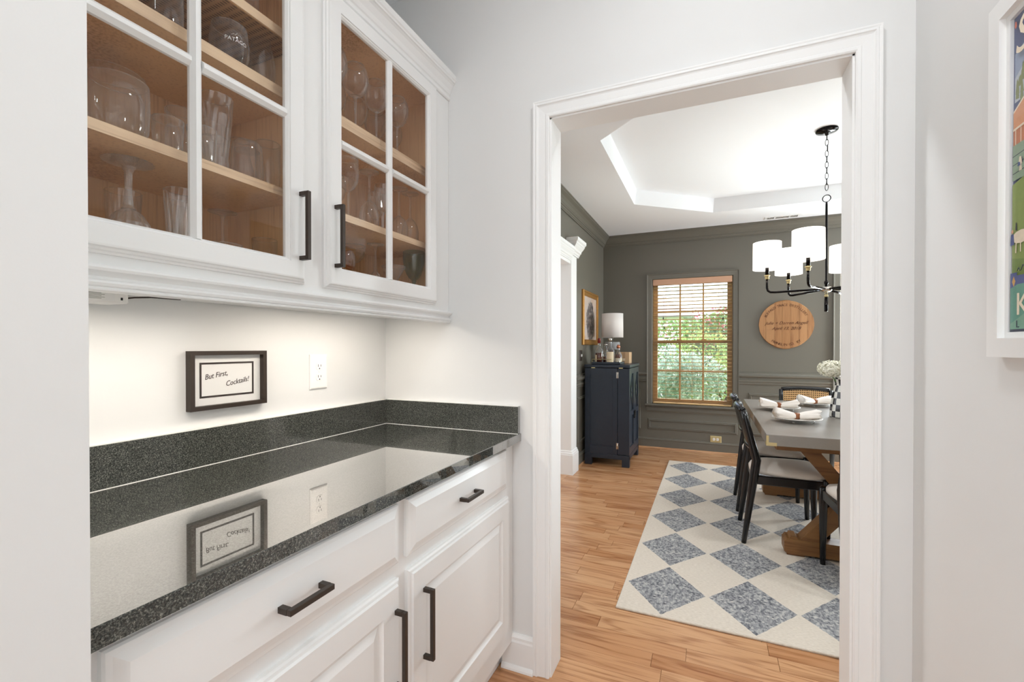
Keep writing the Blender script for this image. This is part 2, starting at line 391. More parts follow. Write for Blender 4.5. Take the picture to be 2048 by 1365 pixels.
# ------------------------------------------------------------------ room shell
YD, YD2 = 1.624, 1.738          # the wall with the cased opening
OX0, OX1, OZ = -0.547, 0.378, 2.10
HC, DC = 2.75, 2.65             # pantry and dining ceilings
XL, XR, YF = -1.27, 2.77, 5.86  # dining room
def holes_wall(mb, a0, a1, z0, z1, t0, t1, holes, axis):
    """axis 'X': wall runs along X with thickness t in Y; 'Y': the other way"""
    def bx(p, q, r, s_):
        if q-p > 1e-4 and s_-r > 1e-4:
            if axis == 'X': mb.box(p, q, t0, t1, r, s_)
            else: mb.box(t0, t1, p, q, r, s_)
    cur = a0
    for h0, h1, hz0, hz1 in sorted(holes):
        bx(cur, h0, z0, z1); bx(h0, h1, z0, hz0); bx(h0, h1, hz1, z1); cur = h1
    bx(cur, a1, z0, z1)
    return mb
# pantry walls; the opening wall is light on this side, dark on the dining side
struct(holes_wall(MB(), -1.45, XR+.2, 0, HC+.05, YD, YD2-.012, [(OX0-.02, OX1+.02, 0, OZ+.02)], 'X').build('wall_front', wall_m))
struct(holes_wall(MB(), XL, XR, 0, DC, YD2-.012, YD2, [(OX0-.02, OX1+.02, 0, OZ+.02)], 'X').build('wall_dining_near', dark_m))
struct(MB().box(-1.44, -1.32, 0.28, YD, 0, HC).build('wall_back', wall_m))
struct(MB().box(-1.44, -.655, -2.4, .285, 0, HC).build('wall_left', wall_m))
struct(MB().box(.524, .64, -2.4, YD, 0, HC).build('wall_right', wall_m))
struct(MB().box(-.655, .524, -2.52, -2.4, 0, HC).build('wall_rear', wall_m))
struct(MB().box(-1.44, .64, -2.52, YD, HC, HC+.08).build('ceiling_pantry', ceil_m))
# dining walls
WIN = [(-.66, .235), (1.205+.065, 1.205+.065+.895)]
WZ0, WZ1 = .55, 2.08
struct(holes_wall(MB(), XL-.15, XR+.15, -.02, 2.95, YF, YF+.15, [(a, b, WZ0, WZ1) for a, b in WIN], 'X').build('wall_far', dark_m))
RW = [(4.93, 5.73)]
struct(holes_wall(MB(), YD2, YF, -.02, 2.95, XR, XR+.15, [(a, b, .6, 2.1) for a, b in RW], 'Y').build('wall_dining_right', dark_m))
struct(holes_wall(MB(), YD2, YF, -.02, 2.95, XL-.13, XL, [(2.45, 4.31, -.02, 2.16)], 'Y').build('wall_dining_left', dark_m))
# foyer beyond the side opening
fo = MB(); fo.box(-3.3, -3.2, 1.6, 5.2, 0, 2.7); fo.box(-3.2, XL-.13, 5.1, 5.2, 0, 2.7); fo.box(-3.2, XL-.13, 1.62, 1.72, 0, 2.7)
struct(fo.build('wall_foyer', wall_m))
struct(MB().box(-3.3, XL-.12, 1.6, 5.2, 2.7, 2.78).build('ceiling_foyer', ceil_m))

# tray ceiling
TZ = 2.79
oct_ = [(.02, 2.47), (1.48, 2.47), (2.19, 3.08), (2.19, 4.587), (1.48, 5.19), (.02, 5.19), (-.69, 4.587), (-.69, 3.08)]
cb = MB(); n8 = len(oct_)
outer = [(.02, YD2), (1.48, YD2), (XR, 3.08), (XR, 4.587), (1.48, YF), (.02, YF), (XL, 4.587), (XL, 3.08)]
corners = {1: (XR, YD2), 3: (XR, YF), 5: (XL, YF), 7: (XL, YD2)}
vs = [(x, y, DC) for x, y in oct_]+[(x, y, DC) for x, y in outer]; fs = []
for i in range(8):
    j = (i+1) % 8
    if i in corners:
        vs.append(corners[i]+(DC,)); fs.append([i, j, 8+j, len(vs)-1, 8+i])
    else: fs.append([i, j, 8+j, 8+i])
cb.add(vs, fs)
cxy = (.75, 3.83)
ins = [(cxy[0]+(x-cxy[0])*.985, cxy[1]+(y-cxy[1])*.985) for x, y in oct_]
vs = [(x, y, DC) for x, y in oct_]+[(x, y, TZ) for x, y in ins]
cb.add(vs, [[i, (i+1) % 8, 8+(i+1) % 8, 8+i] for i in range(8)]+[[8+i for i in range(8)]])
cb.box(XL-.13, XR+.15, YD2-.02, YF+.15, 2.95, 3.0)
struct(cb.build('ceiling_dining', ceil_m))

# floor: dark sub-floor and individual oak strips running left-right
fb = MB(); fb.box(-3.3, XR+.15, -2.52, YF+.15, -.06, -.0085)
floor = struct(fb.build('floor', gap_m))
PW = .085
unit = MB(); unit.box(0, 1, 0, 1, 0, 1); unit = unit.build('plank_unit', oak_floor)
ume = unit.data; bpy.data.objects.remove(unit)
# a chamfered strip profile, unit sized
um = MB(); e = .006
um.add([(0, 0, 0), (1, 0, 0), (1, 1, 0), (0, 1, 0), (0, 0, .85), (1, 0, .85), (1, 1, .85), (0, 1, .85), (.0012, e, 1), (.9988, e, 1), (.9988, 1-e, 1), (.0012, 1-e, 1)],
       [(0, 3, 2, 1), (0, 1, 5, 4), (1, 2, 6, 5), (2, 3, 7, 6), (3, 0, 4, 7), (4, 5, 9, 8), (5, 6, 10, 9), (6, 7, 11, 10), (7, 4, 8, 11), (8, 9, 10, 11)])
uo = um.build('plank', oak_floor, floor); ume = uo.data; bpy.data.objects.remove(uo)
rnd = random.Random(11)
rest = MB(); npl = 0
def plank(x0, x1, y0, z0=-.009):
    global npl
    npl += 1
    o = bpy.data.objects.new('plank', ume); COL.objects.link(o); o.parent = floor
    o.location = (x0, y0, z0); o.scale = (x1-x0-.0009, PW-.0010, .009+rnd.uniform(-.0002, 0))
joints = {1.836-1.836: 0}
fixed = {0: [-.212, .55], 1: [-.087], 2: [-.461], 3: [-.60], 4: [-.59], -1: [-.17]}
row = -14
while 1.836+row*PW < YF:
    y = 1.836+row*PW; y0 = y
    if y < YD:
        X0, X1 = -.7568, .53
    else: X0, X1 = (-.98 if y < YD2 else XL), XR
    xs = [X0]; x = X0+rnd.uniform(.15, .9)
    if row in fixed:
        xs += fixed[row]; x = fixed[row][-1]+rnd.uniform(.5, 1.0)
    while x < X1-.12:
        xs.append(x); x += rnd.uniform(.45, 1.15)
    xs.append(X1)
    for a, b in zip(xs, xs[1:]):
        hidden = (a > -.30 and y > 2.35 and y < 5.1)       # under the rug and table
        if hidden or (y < .95 and y < YD) or a > 1.3:
            rest.box(a, b-.001, y, y+PW-.001, -.009, 0)
        else: plank(a, b, y)
    row += 1
rest.box(-.655, .524, -2.4, 1.836-14*PW, -.009, 0)
ro = rest.build('plank', oak_floor, floor); ro['kind'] = 'stuff'
fo2 = MB()
for k in range(40): fo2.box(-3.2, XL-.001, 1.72+k*PW, 1.72+(k+1)*PW-.001, -.009, 0)
ro = fo2.build('plank', oak_floor, floor); ro['kind'] = 'stuff'

# ------------------------------------------------------------------ door casing and jamb
CAS = [(0, 0), (0, .010), (.004, .0125), (.012, .0125), (.015, .0105), (.040, .013), (.044, .015), (.047, .0185), (.052, .0185), (.054, .0165), (.058, .0185), (.062, .0185), (.062, 0)]
dr = sroot('door_1')
def casing(y, sgn):
    # path left->head->right seen from the pantry, profile offset outwards
    if sgn > 0: path = [(-.553, y, 0), (-.553, y, 2.105), (.384, y, 2.105), (.384, y, 0)]; n = (0, -1, 0)
    else: path = [(.384, y, 0), (.384, y, 2.105), (-.553, y, 2.105), (-.553, y, 0)]; n = (0, 1, 0)
    return MB().sweep(path, CAS, n)
# check direction: n x d for first leg must point outwards
casing(YD, 1).build('casing', trim_m, dr)
casing(YD2, -1).build('casing', trim_m, dr)
jb = MB(); jb.box(OX0-.019, OX0, YD, YD2, 0, OZ+.019); jb.box(OX1, OX1+.019, YD, YD2, 0, OZ+.019); jb.box(OX0-.019, OX1+.019, YD, YD2, OZ, OZ+.019)
jb.build('jamb', trim_m, dr)

# ------------------------------------------------------------------ baseboards
BB = [(0, 0), (.014, 0), (.014, .105), (.011, .112), (.011, .122), (.006, .130), (.004, .135), (0, .135)]
SHOE = [(0, 0), (.026, 0), (.025, .008), (.021, .014), (.015, .018), (.0, .019)]
def base_run(name, path, mat, prof=BB, shoe=None, shoemat=None):
    b = MB().sweep(path, prof, (0, 0, 1)); o = struct(b.build(name, mat))
    if shoe: MB().sweep(path, shoe, (0, 0, 1)).build('shoe_moulding', shoemat or mat, o)
    return o
# travel so that left of travel (z x d) points into the room
base_run('baseboard_front', [(-.613, YD, 0), (-.745, YD, 0)], trim_m, shoe=SHOE)
base_run('baseboard_front_right', [(.524, YD, 0), (.446, YD, 0)], trim_m, shoe=SHOE)
base_run('baseboard_right', [(.524, -2.4, 0), (.524, YD, 0)], trim_m, shoe=SHOE)
base_run('baseboard_left', [(-.655, .285, 0), (-.655, -2.4, 0)], trim_m, shoe=SHOE)
DBB = [(0, 0), (.016, 0), (.016, .100), (.019, .104), (.019, .110), (.013, .116), (.013, .121), (.004, .126), (0, .126)]
base_run('baseboard_far', [(XR, YF, 0), (XL, YF, 0), (XL, 4.50, 0)], dark_m, DBB, [(0, 0), (.030, 0), (.028, .009), (.022, .015), (.016, .018), (0, .018)], oak_floor)
base_run('baseboard_dining_right', [(XR, YD2, 0), (XR, YF, 0)], dark_m, DBB)

# dining crown
CR = [(0, 0), (.095, 0), (.095, -.010), (.088, -.014), (.088, -.024), (.080, -.030), (.062, -.042), (.046, -.060), (.036, -.080), (.030, -.086), (.030, -.094), (.022, -.098), (.018, -.110), (.012, -.114), (.012, -.124), (0, -.124)]
struct(MB().sweep([(XL, YD2, DC), (XR, YD2, DC), (XR, YF, DC), (XL, YF, DC)], CR, (0, 0, 1), closed=True).build('trim_1', dark_m))
# chair rail
RAIL = [(0, -.066), (.008, -.066), (.012, -.058), (.012, -.040), (.020, -.034), (.020, -.016), (.010, -.010), (.010, .010), (.014, .016), (.030, .022), (.034, .030), (.034, .040), (.020, .046), (.010, .060), (.010, .074), (0, .078)]
RZ = .885
def rail_run(name, path): return struct(MB().sweep([(x, y, RZ) for x, y in path], RAIL, (0, 0, 1)).build(name, dark_m))
rail_run('trim_2', [(-.72, YF), (XL, YF), (XL, 4.50)])
rail_run('trim_3', [(1.205, YF), (.300, YF)])
rail_run('trim_4', [(XR, YF), (2.23, YF)])
# panel mouldings
PM = [(0, 0), (.004, .008), (.010, .010), (.016, .008), (.020, .014), (.026, .014), (.030, 0)]
def panel_mould(name, rect, org, U, V, n):
    u0, u1, v0, v1 = rect; U, V, org = Vector(U), Vector(V), Vector(org)
    path = [org+U*u+V*v for u, v in ((u0, v0), (u1, v0), (u1, v1), (u0, v1))]
    if Vector(n).dot(U.cross(V)) < 0: path = path[::-1]
    struct(MB().sweep(path, PM, n, closed=True).build(name, dark_m))
panel_mould('trim_5', (-.715, .288, .232, .366), (0, YF, 0), (1, 0, 0), (0, 0, 1), (0, -1, 0))
panel_mould('trim_6', (.398, 1.115, .232, .722), (0, YF, 0), (1, 0, 0), (0, 0, 1), (0, -1, 0))
panel_mould('trim_7', (-1.18, -.80, .232, .722), (0, YF, 0), (1, 0, 0), (0, 0, 1), (0, -1, 0))
panel_mould('trim_8', (1.21, 2.21, .232, .366), (0, YF, 0), (1, 0, 0), (0, 0, 1), (0, -1, 0))
panel_mould('trim_9', (4.60, 5.76, .232, .722), (XL, 0, 0), (0, 1, 0), (0, 0, 1), (1, 0, 0))

# pilaster with capital at the side opening of the dining room
pl = sroot('trim_10')
MB().box(-1.43, -1.245, 4.30, 4.49, 0, 2.15, ch=.003).build('shaft', trim_m, pl)
PB = [(0, 0), (.022, 0), (.022, .190), (.018, .198), (.018, .206), (.010, .216), (.008, .228), (0, .234)]
MB().sweep([(-1.245, 4.30, 0), (-1.245, 4.49, 0)][::-1]+[(-1.43, 4.30, 0)], PB, (0, 0, 1)).build('plinth', trim_m, pl)
CAP = [(0, 0), (.012, .0), (.012, .012), (.020, .018), (.024, .032), (.036, .040), (.040, .058), (.058, .078), (.068, .092), (.074, .098), (.074, .108), (.088, .120), (.090, .126), (.090, .150), (0, .150)]
cp = MB().sweep([(-1.245, 4.49+.04, 2.15), (-1.245, 4.30, 2.15), (-1.30, 4.30, 2.15)], CAP, (0, 0, 1)); cp.box(-1.43, -1.246, 4.301, 4.53, 2.15, 2.298); cp.build('capital', trim_m, pl)
hd = MB(); hd.box(-1.41, -1.255, 2.45, 4.30, 2.06, 2.19); hd.sweep([(-1.255, 4.30, 2.09), (-1.255, 2.45, 2.09)], [(a*.6, b*.85) for a, b in CAP], (0, 0, 1)); hd.build('header', trim_m, pl)
pl2 = MB(); pl2.box(-1.43, -1.245, 2.27, 2.46, 0, 2.15); pl2.box(-1.43, -1.225, 2.25, 2.48, 0, .23); pl2.build('shaft', trim_m, pl)

# ------------------------------------------------------------------ windows
pane_count = 0
def make_window(name, loc, rz, w, z0, z1, blinds=True, blind_label=None, dress=True):
    """local frame: x across, y outwards through the wall, opening centred on x=0, wall face at y=0"""
    r = sroot(name, loc, rz); hw = w/2
    WC = [(0, 0), (0, .012), (.006, .016), (.052, .018), (.056, .024), (.062, .026), (.068, .026), (.068, 0)]
    MB().sweep([(-hw, 0, z0), (-hw, 0, z1), (hw, 0, z1), (hw, 0, z0)], WC, (0, -1, 0)).build('casing', dark_m, r)
    b = MB(); b.box(-hw-.02, -hw, 0, .15, z0, z1+.02); b.box(hw, hw+.02, 0, .15, z0, z1+.02); b.box(-hw, hw, 0, .15, z1, z1+.02); b.build('jamb', dark_m, r)
    sl = MB(); sl.box(-hw-.085, hw+.085, -.055, .0, z0-.024, z0, ch=.006); sl.box(-hw-.0, hw+.0, 0, .15, z0-.024, z0); sl.build('stool', dark_m, r)
    ap = MB(); ap.sweep([(hw+.068, 0, z0-.024), (-hw-.068, 0, z0-.024)], [(0, 0), (.022, 0), (.022, -.018), (.014, -.024), (.014, -.062), (.008, -.070), (.006, -.082), (0, -.082)], (0, 0, 1)); ap.build('apron', dark_m, r)
    zm = (z0+z1)/2-.003
    for nm, a, c, yy in (('sash', z0, zm+.02, .055), ('sash', zm-.02, z1, .085)):
        s_ = MB(); st = .055
        s_.box(-hw, -hw+st, yy, yy+.03, a, c); s_.box(hw-st, hw, yy, yy+.03, a, c)
        s_.box(-hw+st, hw-st, yy, yy+.03, a, a+(.06 if yy < .06 else .035)); s_.box(-hw+st, hw-st, yy, yy+.03, c-.035, c)
        so = s_.build(nm, brick_m, r)
        ga, gc = a+(.06 if yy < .06 else .035), c-.035; gw = (2*hw-2*st)/3
        for k in (1, 2): MB().box(-hw+st+gw*k-.009, -hw+st+gw*k+.009, yy+.003, yy+.027, ga, gc).build('muntin', brick_m, so)
        gm = (ga+gc)/2
        MB().box(-hw+st, hw-st, yy+.004, yy+.026, gm-.009, gm+.009).build('muntin', brick_m, so)
        for k in range(3):
            for q0, q1 in ((ga, gm-.009), (gm+.009, gc)):
                x0, x1 = -hw+st+gw*k+.009*(k > 0), -hw+st+gw*(k+1)-.009*(k < 2)
                MB().box(x0, x1, yy+.013, yy+.016, q0, q1).build('pane', pane_m, so)
        if yy < .06:
            for sx_ in (-.14, .14): MB().box(sx_-.03, sx_+.03, yy-.012, yy+.0, c, c+.012, ch=.003).build('sash_lock', brick_m, so)
    if blinds:
        bl = thing('window_blind', blind_label, 'blind', loc, rz)
        hr = MB(); hr.box(-hw+.006, hw-.006, -.012, .045, z1-.075, z1-.002, ch=.004); hr.build('valance', simple('pale_valance', rgb(214, 168, 138), .5) if 'pale_valance' not in MATS else MATS['pale_valance'], bl)
        n = int((z1-.09-z0-.03)/.0435); sm = MB(); sm.box(-hw+.012, hw-.012, -.024, .024, -.0016, .0016)
        sm.xf(Matrix.Rotation(radians(-7), 4, 'X'))
        first = None
        for k in range(n):
            zz = z1-.105-k*.0435
            if first is None: first = sm.build('slat', slat_m, bl, (0, .014, zz))
            else:
                o = first.copy(); COL.objects.link(o); o.parent = bl; o.location = (0, .014, zz)
        MB().box(-hw+.012, hw-.012, -.010, .038, z0+.004, z0+.020, ch=.003).build('bottom_rail', slat_m, bl)
        for xx in (-.29, .01, .30):
            lc = MB()
            for yy in (-.012, .040): lc.tube([(xx, yy, z0+.02), (xx, yy, z1-.07)], .0009, 4)
            lc.build('ladder_cord', simple('tan_cord', rgb(190, 150, 110), .8) if 'tan_cord' not in MATS else MATS['tan_cord'], bl)
        for xx, zz in ((-.318, 1.60), (-.308, 1.48), (.345, 1.58)):
            pc = MB(); pc.tube([(xx, -.016, z1-.07), (xx, -.016, zz+.02)], .0011, 4); po = pc.build('pull_cord', MATS['tan_cord'], bl)
            tb = MB(); tb.lathe([(0, .03), (.004, .03), (.0075, .004), (.008, 0), (0, 0)], (xx, -.016, zz-.012), 8); tb.build('tassel', black_m, po)
    return r
make_window('window_1', (-.2125, YF, 0), 0, .895, WZ0, WZ1, True, 'wooden slatted blind lowered over the window beside the round barrel lid')
make_window('window_2', (1.7175, YF, 0), 0, .895, WZ0, WZ1, False, 'wooden slatted blind on the far window right of the barrel lid')
make_window('window_3', (XR, 5.33, 0), -pi/2, .8, .6, 2.1, False)

# ------------------------------------------------------------------ helpers for things modelled in world coordinates
def part(mb, name, mat, t):
    o = mb.build(name, mat, t)
    if t.type == 'EMPTY':
        t_m = Matrix.Translation(t.location) @ Matrix.Rotation(t.rotation_euler.z, 4, 'Z')
        o.matrix_parent_inverse = t_m.inverted()
    return o
def bar_handle(parent, xf, y, z, L, vertical, t=.0105, proj=.031):
    b = MB()
    if vertical:
        b.box(xf+proj-t, xf+proj, y-t/2, y+t/2, z-L/2, z+L/2, ch=.0008)
        for zz in (z-L/2, z+L/2-t): b.box(xf, xf+proj-t, y-t/2, y+t/2, zz, zz+t)
    else:
        b.box(xf+proj-t, xf+proj, y-L/2, y+L/2, z-t/2, z+t/2, ch=.0008)
        for yy in (y-L/2, y+L/2-t): b.box(xf, xf+proj-t, yy, yy+t, z-t/2, z+t/2)
    return b.build('handle', bronze_m, parent)

# ------------------------------------------------------------------ wall cabinet with glazed doors
wc = thing('wall_cabinet', 'white wall cabinet with two glazed four-pane doors full of glassware', 'cabinet', (-1.16, .96, 1.346))
XF = -.995
b = MB()
b.box(-1.319, -1.311, .30, 1.622, 1.386, 2.27); b.box(-1.311, -1.015, .30, .318, 1.386, 2.27); b.box(-1.311, -1.015, .902, .932, 1.386, 2.27)
b.box(-1.311, -1.015, 1.598, 1.622, 1.386, 2.27); b.box(-1.311, -1.015, .318, 1.598, 1.386, 1.400); b.box(-1.311, -1.015, .318, 1.598, 2.262, 2.276)
part(b, 'carcass', maple_m, wc)
b = MB(); b.box(-1.319, -1.0, .29, 1.622, 1.374, 1.3855); part(b, 'bottom_panel', cab_m, wc)
b = MB(); b.box(-1.319, -1.0, .29, 1.622, 2.277, 2.285); part(b, 'top_panel', cab_m, wc)
b = MB()
for y0, y1 in ((.288, .350), (.872, .962), (1.498, 1.623)): b.box(-1.0145, XF, y0, y1, 1.374, 2.30)
for y0, y1 in ((.350, .872), (.962, 1.498)):
    b.box(-1.0145, XF, y0, y1, 1.374, 1.435); b.box(-1.0145, XF, y0, y1, 2.235, 2.30)
part(b, 'face_frame', cab_m, wc)
CRN = [(0, -.008), (.005, -.008), (.009, -.004), (.009, .002), (.006, .006), (.006, .012), (.010, .016), (.014, .030), (.024, .048), (.030, .054), (.034, .056), (.034, .062), (.038, .066), (.038, .086), (0, .086)]
part(MB().sweep([(XF, 1.623, 2.27), (XF, .288, 2.27)], CRN, (0, 0, 1)), 'crown_moulding', cab_m, wc)
LR = [(-.014, 0), (.004, 0), (.010, .002), (.011, .005), (.008, .008), (.012, .010), (.014, .015), (.010, .019), (.002, .022), (.002, .027), (.008, .031), (.016, .036), (.018, .041), (.014, .046), (.004, .048), (0, .048), (-.014, .030)]
part(MB().sweep([(XF, 1.623, 1.346), (XF, .288, 1.346)], LR, (0, 0, 1)), 'light_rail', cab_m, wc)
def shelf(y0, y1, z, t, x0=-1.31, x1=-1.022, under=False):
    b = MB(); b.box(x0, x1-.002, y0+.001, y1-.001, z, z+t); b.box(x1-.002, x1, y0+.001, y1-.001, z, z+t, mi=1)
    mats = [maple_m, maple_edge]
    if under: b.box(x0, x1-.004, y0+.002, y1-.002, z-.0015, z, mi=2); mats.append(liner_m)
    return part(b, 'shelf', mats, wc)
S1A, S2A, S3A, S1B, S2B = 1.640, 1.896, 2.052, 1.632, 1.914
shelf(.318, .902, S1A, .021); shelf(.318, .902, S2A, .026); shelf(.318, .902, S3A, .023, under=True)
shelf(.932, 1.598, S1B, .022); shelf(.932, 1.598, S2B, .033)
S1A += .021; S2A += .026; S3A += .023; S1B += .022; S2B += .033
DP = [(0, 0), (0, .008), (.004, .010), (.006, .0145), (.010, .0165), (.0125, .0205), (.016, .0215), (.053, .0215), (.0545, .0185), (.057, .018), (.062, .012), (.062, .003), (.055, 0)]
def glazed_door(y0, y1, z0, z1, my, mz, hy):
    b = MB().sweep([(XF, y0, z0), (XF, y1, z0), (XF, y1, z1), (XF, y0, z1)], DP, (1, 0, 0), closed=True)
    d = part(b, 'cabinet_door', cab_m, wc)
    MP = [(-.013, .004), (-.012, .010), (-.006, .0165), (-.004, .0185), (.004, .0185), (.006, .0165), (.012, .010), (.013, .004)]
    MB().sweep([(XF, my, z0+.06), (XF, my, z1-.06)], MP, (1, 0, 0)).build('muntin', cab_m, d)
    for a, c in ((y0+.06, my-.0125), (my+.0125, y1-.06)): MB().sweep([(XF, a, mz), (XF, c, mz)], MP, (1, 0, 0)).build('muntin', cab_m, d)
    for a, c in ((y0+.062, my-.012), (my+.012, y1-.062)):
        for e_, g in ((z0+.062, mz-.012), (mz+.012, z1-.062)):
            MB().box(XF+.0055, XF+.008, a-.001, c+.001, e_-.001, g+.001).build('glass_pane', cpane_m, d)
    bar_handle(d, XF+.0215, hy, 1.560, .176, True)
glazed_door(.331, .887, 1.413, 2.259, .609, 1.839, .864)
glazed_door(.953, 1.515, 1.413, 2.259, 1.235, 1.838, .984)

# ------------------------------------------------------------------ base cabinet, worktop
bc = thing('base_cabinet', 'white base cabinet with two drawers over two raised-panel doors', 'cabinet', (-1.0, .95, 0))
XG = -.705
b = MB(); b.box(-1.318, XG-.002, .288, 1.6225, .104, .883); part(b, 'carcass', cab_m, bc)
b = MB(); b.box(-1.318, -.757, .288, 1.6225, 0, .104); part(b, 'toe_kick', cab_m, bc)
b = MB()
for y0, y1 in ((.288, .335), (.878, .962), (1.53, 1.6225)): b.box(XG-.0019, XG, y0, y1, .104, .883)
for y0, y1 in ((.335, .878), (.962, 1.53)):
    for z0, z1 in ((.104, .2), (.66, .74), (.85, .883)): b.box(XG-.0019, XG, y0, y1, z0, z1)
part(b, 'face_frame', cab_m, bc)
DRW = [(0, 0), (0, .009), (.003, .012), (.010, .0135), (.026, .0195), (.030, .0195)]
DOR = [(0, 0), (0, .010), (.004, .0135), (.010, .0145), (.013, .0195), (.066, .0195), (.069, .015), (.073, .0125), (.078, .0115), (.098, .0175), (.101, .0175)]
def front(y0, y1, z0, z1, steps, name):
    return part(MB().rings((y0, y1, z0, z1), steps, (XG, 0, 0), (0, 1, 0), (0, 0, 1), (1, 0, 0)), name, cab_m, bc)
d = front(.313, .902, .722, .866, DRW, 'drawer'); bar_handle(d, XG+.0195, .607, .791, .100, False)
d = front(.935, 1.540, .722, .866, DRW, 'drawer'); bar_handle(d, XG+.0195, 1.230, .791, .100, False)
d = front(.313, .902, .183, .686, DOR, 'cabinet_door'); bar_handle(d, XG+.0195, .880, .528, .186, True)
d = front(.938, 1.556, .183, .686, DOR, 'cabinet_door'); bar_handle(d, XG+.0195, .997, .525, .186, True)

b = MB(); b.box(-1.3195, -.669, .286, 1.6232, .8835, .914, ch=.0015)
tag(b.build('countertop', granite_m), 'polished dark speckled granite worktop on the white base cabinet', 'countertop')
b = MB(); b.box(-1.3195, -1.298, .286, 1.6232, .9145, 1.018, ch=.001)
tag(b.build('backsplash', granite_m), 'long low granite upstand along the back wall under the sign', 'backsplash')
b = MB(); b.box(-1.2975, -.674, 1.602, 1.6235, .9145, 1.018, ch=.001)
tag(b.build('backsplash', granite_m), 'short low granite upstand at right end of the worktop', 'backsplash')
b = MB(); b.box(-1.3199, -1.301, .286, 1.60, 1.0182, 1.0206); b.box(-1.2985, -.676, 1.607, 1.6238, 1.0182, 1.0202); b.box(-1.298, -1.2965, .286, 1.602, .9141, .9153); b.box(-1.298, -.674, 1.6005, 1.602, .9141, .9153)
struct(b.build('trim_11', plastic_m))

# ------------------------------------------------------------------ framed sign, outlet, under-cabinet light
sg = thing('framed_sign', 'dark framed cocktail sign on the wall under the glazed cabinet', 'sign', (-1.32, .9015, 1.07))
FR = [(0, 0), (0, .021), (.012, .021), (.012, .006), (.012, 0)]
def yzrect(x, y0, y1, z0, z1): return [(x, y0, z0), (x, y1, z0), (x, y1, z1), (x, y0, z1)]
part(MB().sweep(yzrect(-1.3195, .786, 1.019, 1.069, 1.236), FR, (1, 0, 0), closed=True), 'frame', bronze_m, sg)
b = MB(); b.box(-1.319, -1.3155, .797, 1.008, 1.080, 1.225); pp = part(b, 'paper', paper_m, sg)
b = MB().sweep(yzrect(-1.3155, .820, .985, 1.102, 1.203), [(0, 0), (0, .0006), (.0055, .0006), (.0055, 0)], (1, 0, 0), closed=True); b.build('printed_border', ink_m, pp)
def letter(txt, size, org, U, V, n, parent, mat, rot=0, shear=0, name='lettering', ext=.0003, sp=1.0, align='CENTER', sxl=1.0):
    tb = text_mb(txt, size, shear, ext, align, sp); tb.xf(Matrix.Rotation(rot, 4, 'Z') @ Matrix.Diagonal((sxl, 1, 1, 1))); tb.xf(frame_xf(org, U, V, n))
    return tb
tb = letter('But First,', .0215, (-1.3150, .868, 1.159), (0, 1, 0), (0, 0, 1), (1, 0, 0), None, None, radians(9), .35, sxl=.86)
tb.build('lettering', ink_m, pp)
tb = letter('Cocktails!', .0215, (-1.3150, .932, 1.137), (0, 1, 0), (0, 0, 1), (1, 0, 0), None, None, radians(9), .35, sxl=.86)
tb.build('lettering', ink_m, pp)
b = MB(); b.box(-1.3060, -1.3045, .7975, 1.0075, 1.0805, 1.2245); part(b, 'glass', apane_m, sg)

def outlet(name, label, org, U, V, n, w, h, mat, recmat, horizontal=False, shape='duplex'):
    t = thing(name, label, 'outlet', org)
    part(MB().rings((-w/2, w/2, -h/2, h/2), [(0, 0), (0, .003), (.004, .006), (.008, .0065)], org, U, V, n), 'cover_plate', mat, t)
    U, V, n, org = Vector(U), Vector(V), Vector(n), Vector(org)
    ax = U if horizontal else V; oth = V if horizontal else U
    for s_ in (-1, 1):
        c = org+ax*(s_*.0195)
        b = MB()
        pts = []
        for k in range(16):
            a = 2*pi*k/16; x, y = .0165*cos(a), max(-.0135, min(.0135, .0165*sin(a)))
            pts.append((x, y))
        vs = [c+oth*x+ax*y+n*.0066 for x, y in pts]+[c+oth*x*.95+ax*y*.95+n*.0082 for x, y in pts]
        b.add(vs, [[k, (k+1) % 16, 16+(k+1) % 16, 16+k] for k in range(16)]+[[16+k for k in range(16)]])
        rc = part(b, 'receptacle', recmat, t)
        sl = MB()
        def q(cx, cy, hw, hh):
            cc = c+oth*cx+ax*cy; sl.add([cc+oth*x+ax*y+n*.0084 for x, y in ((-hw, -hh), (hw, -hh), (hw, hh), (-hw, hh))], [(0, 1, 2, 3)])
        q(-.0062, .003, .0011, .0045); q(.0062, .003, .0011, .0038); q(0, -.0078, .0021, .0023)
        sl.build('slot', dark_slot, rc)
    sc = MB(); sc.lathe([(0, 0), (.003, 0), (.0025, .001), (0, .0012)], (0, 0, 0), 10); sc.xf(frame_xf(org+n*.0066, U, V, n)); part(sc, 'screw', mat, t)
    return t
outlet('power_outlet', 'white double outlet on the wall beside the framed cocktail sign', (-1.3198, 1.245, 1.157), (0, 1, 0), (0, 0, 1), (1, 0, 0), .080, .126, plastic_m, plastic_m)
outlet('power_outlet', 'brass double outlet low on the dark wall above the baseboard', (.059, YF-.0002, .1615), (1, 0, 0), (0, 0, 1), (0, -1, 0), .122, .078, brass_m, plastic_m, True)

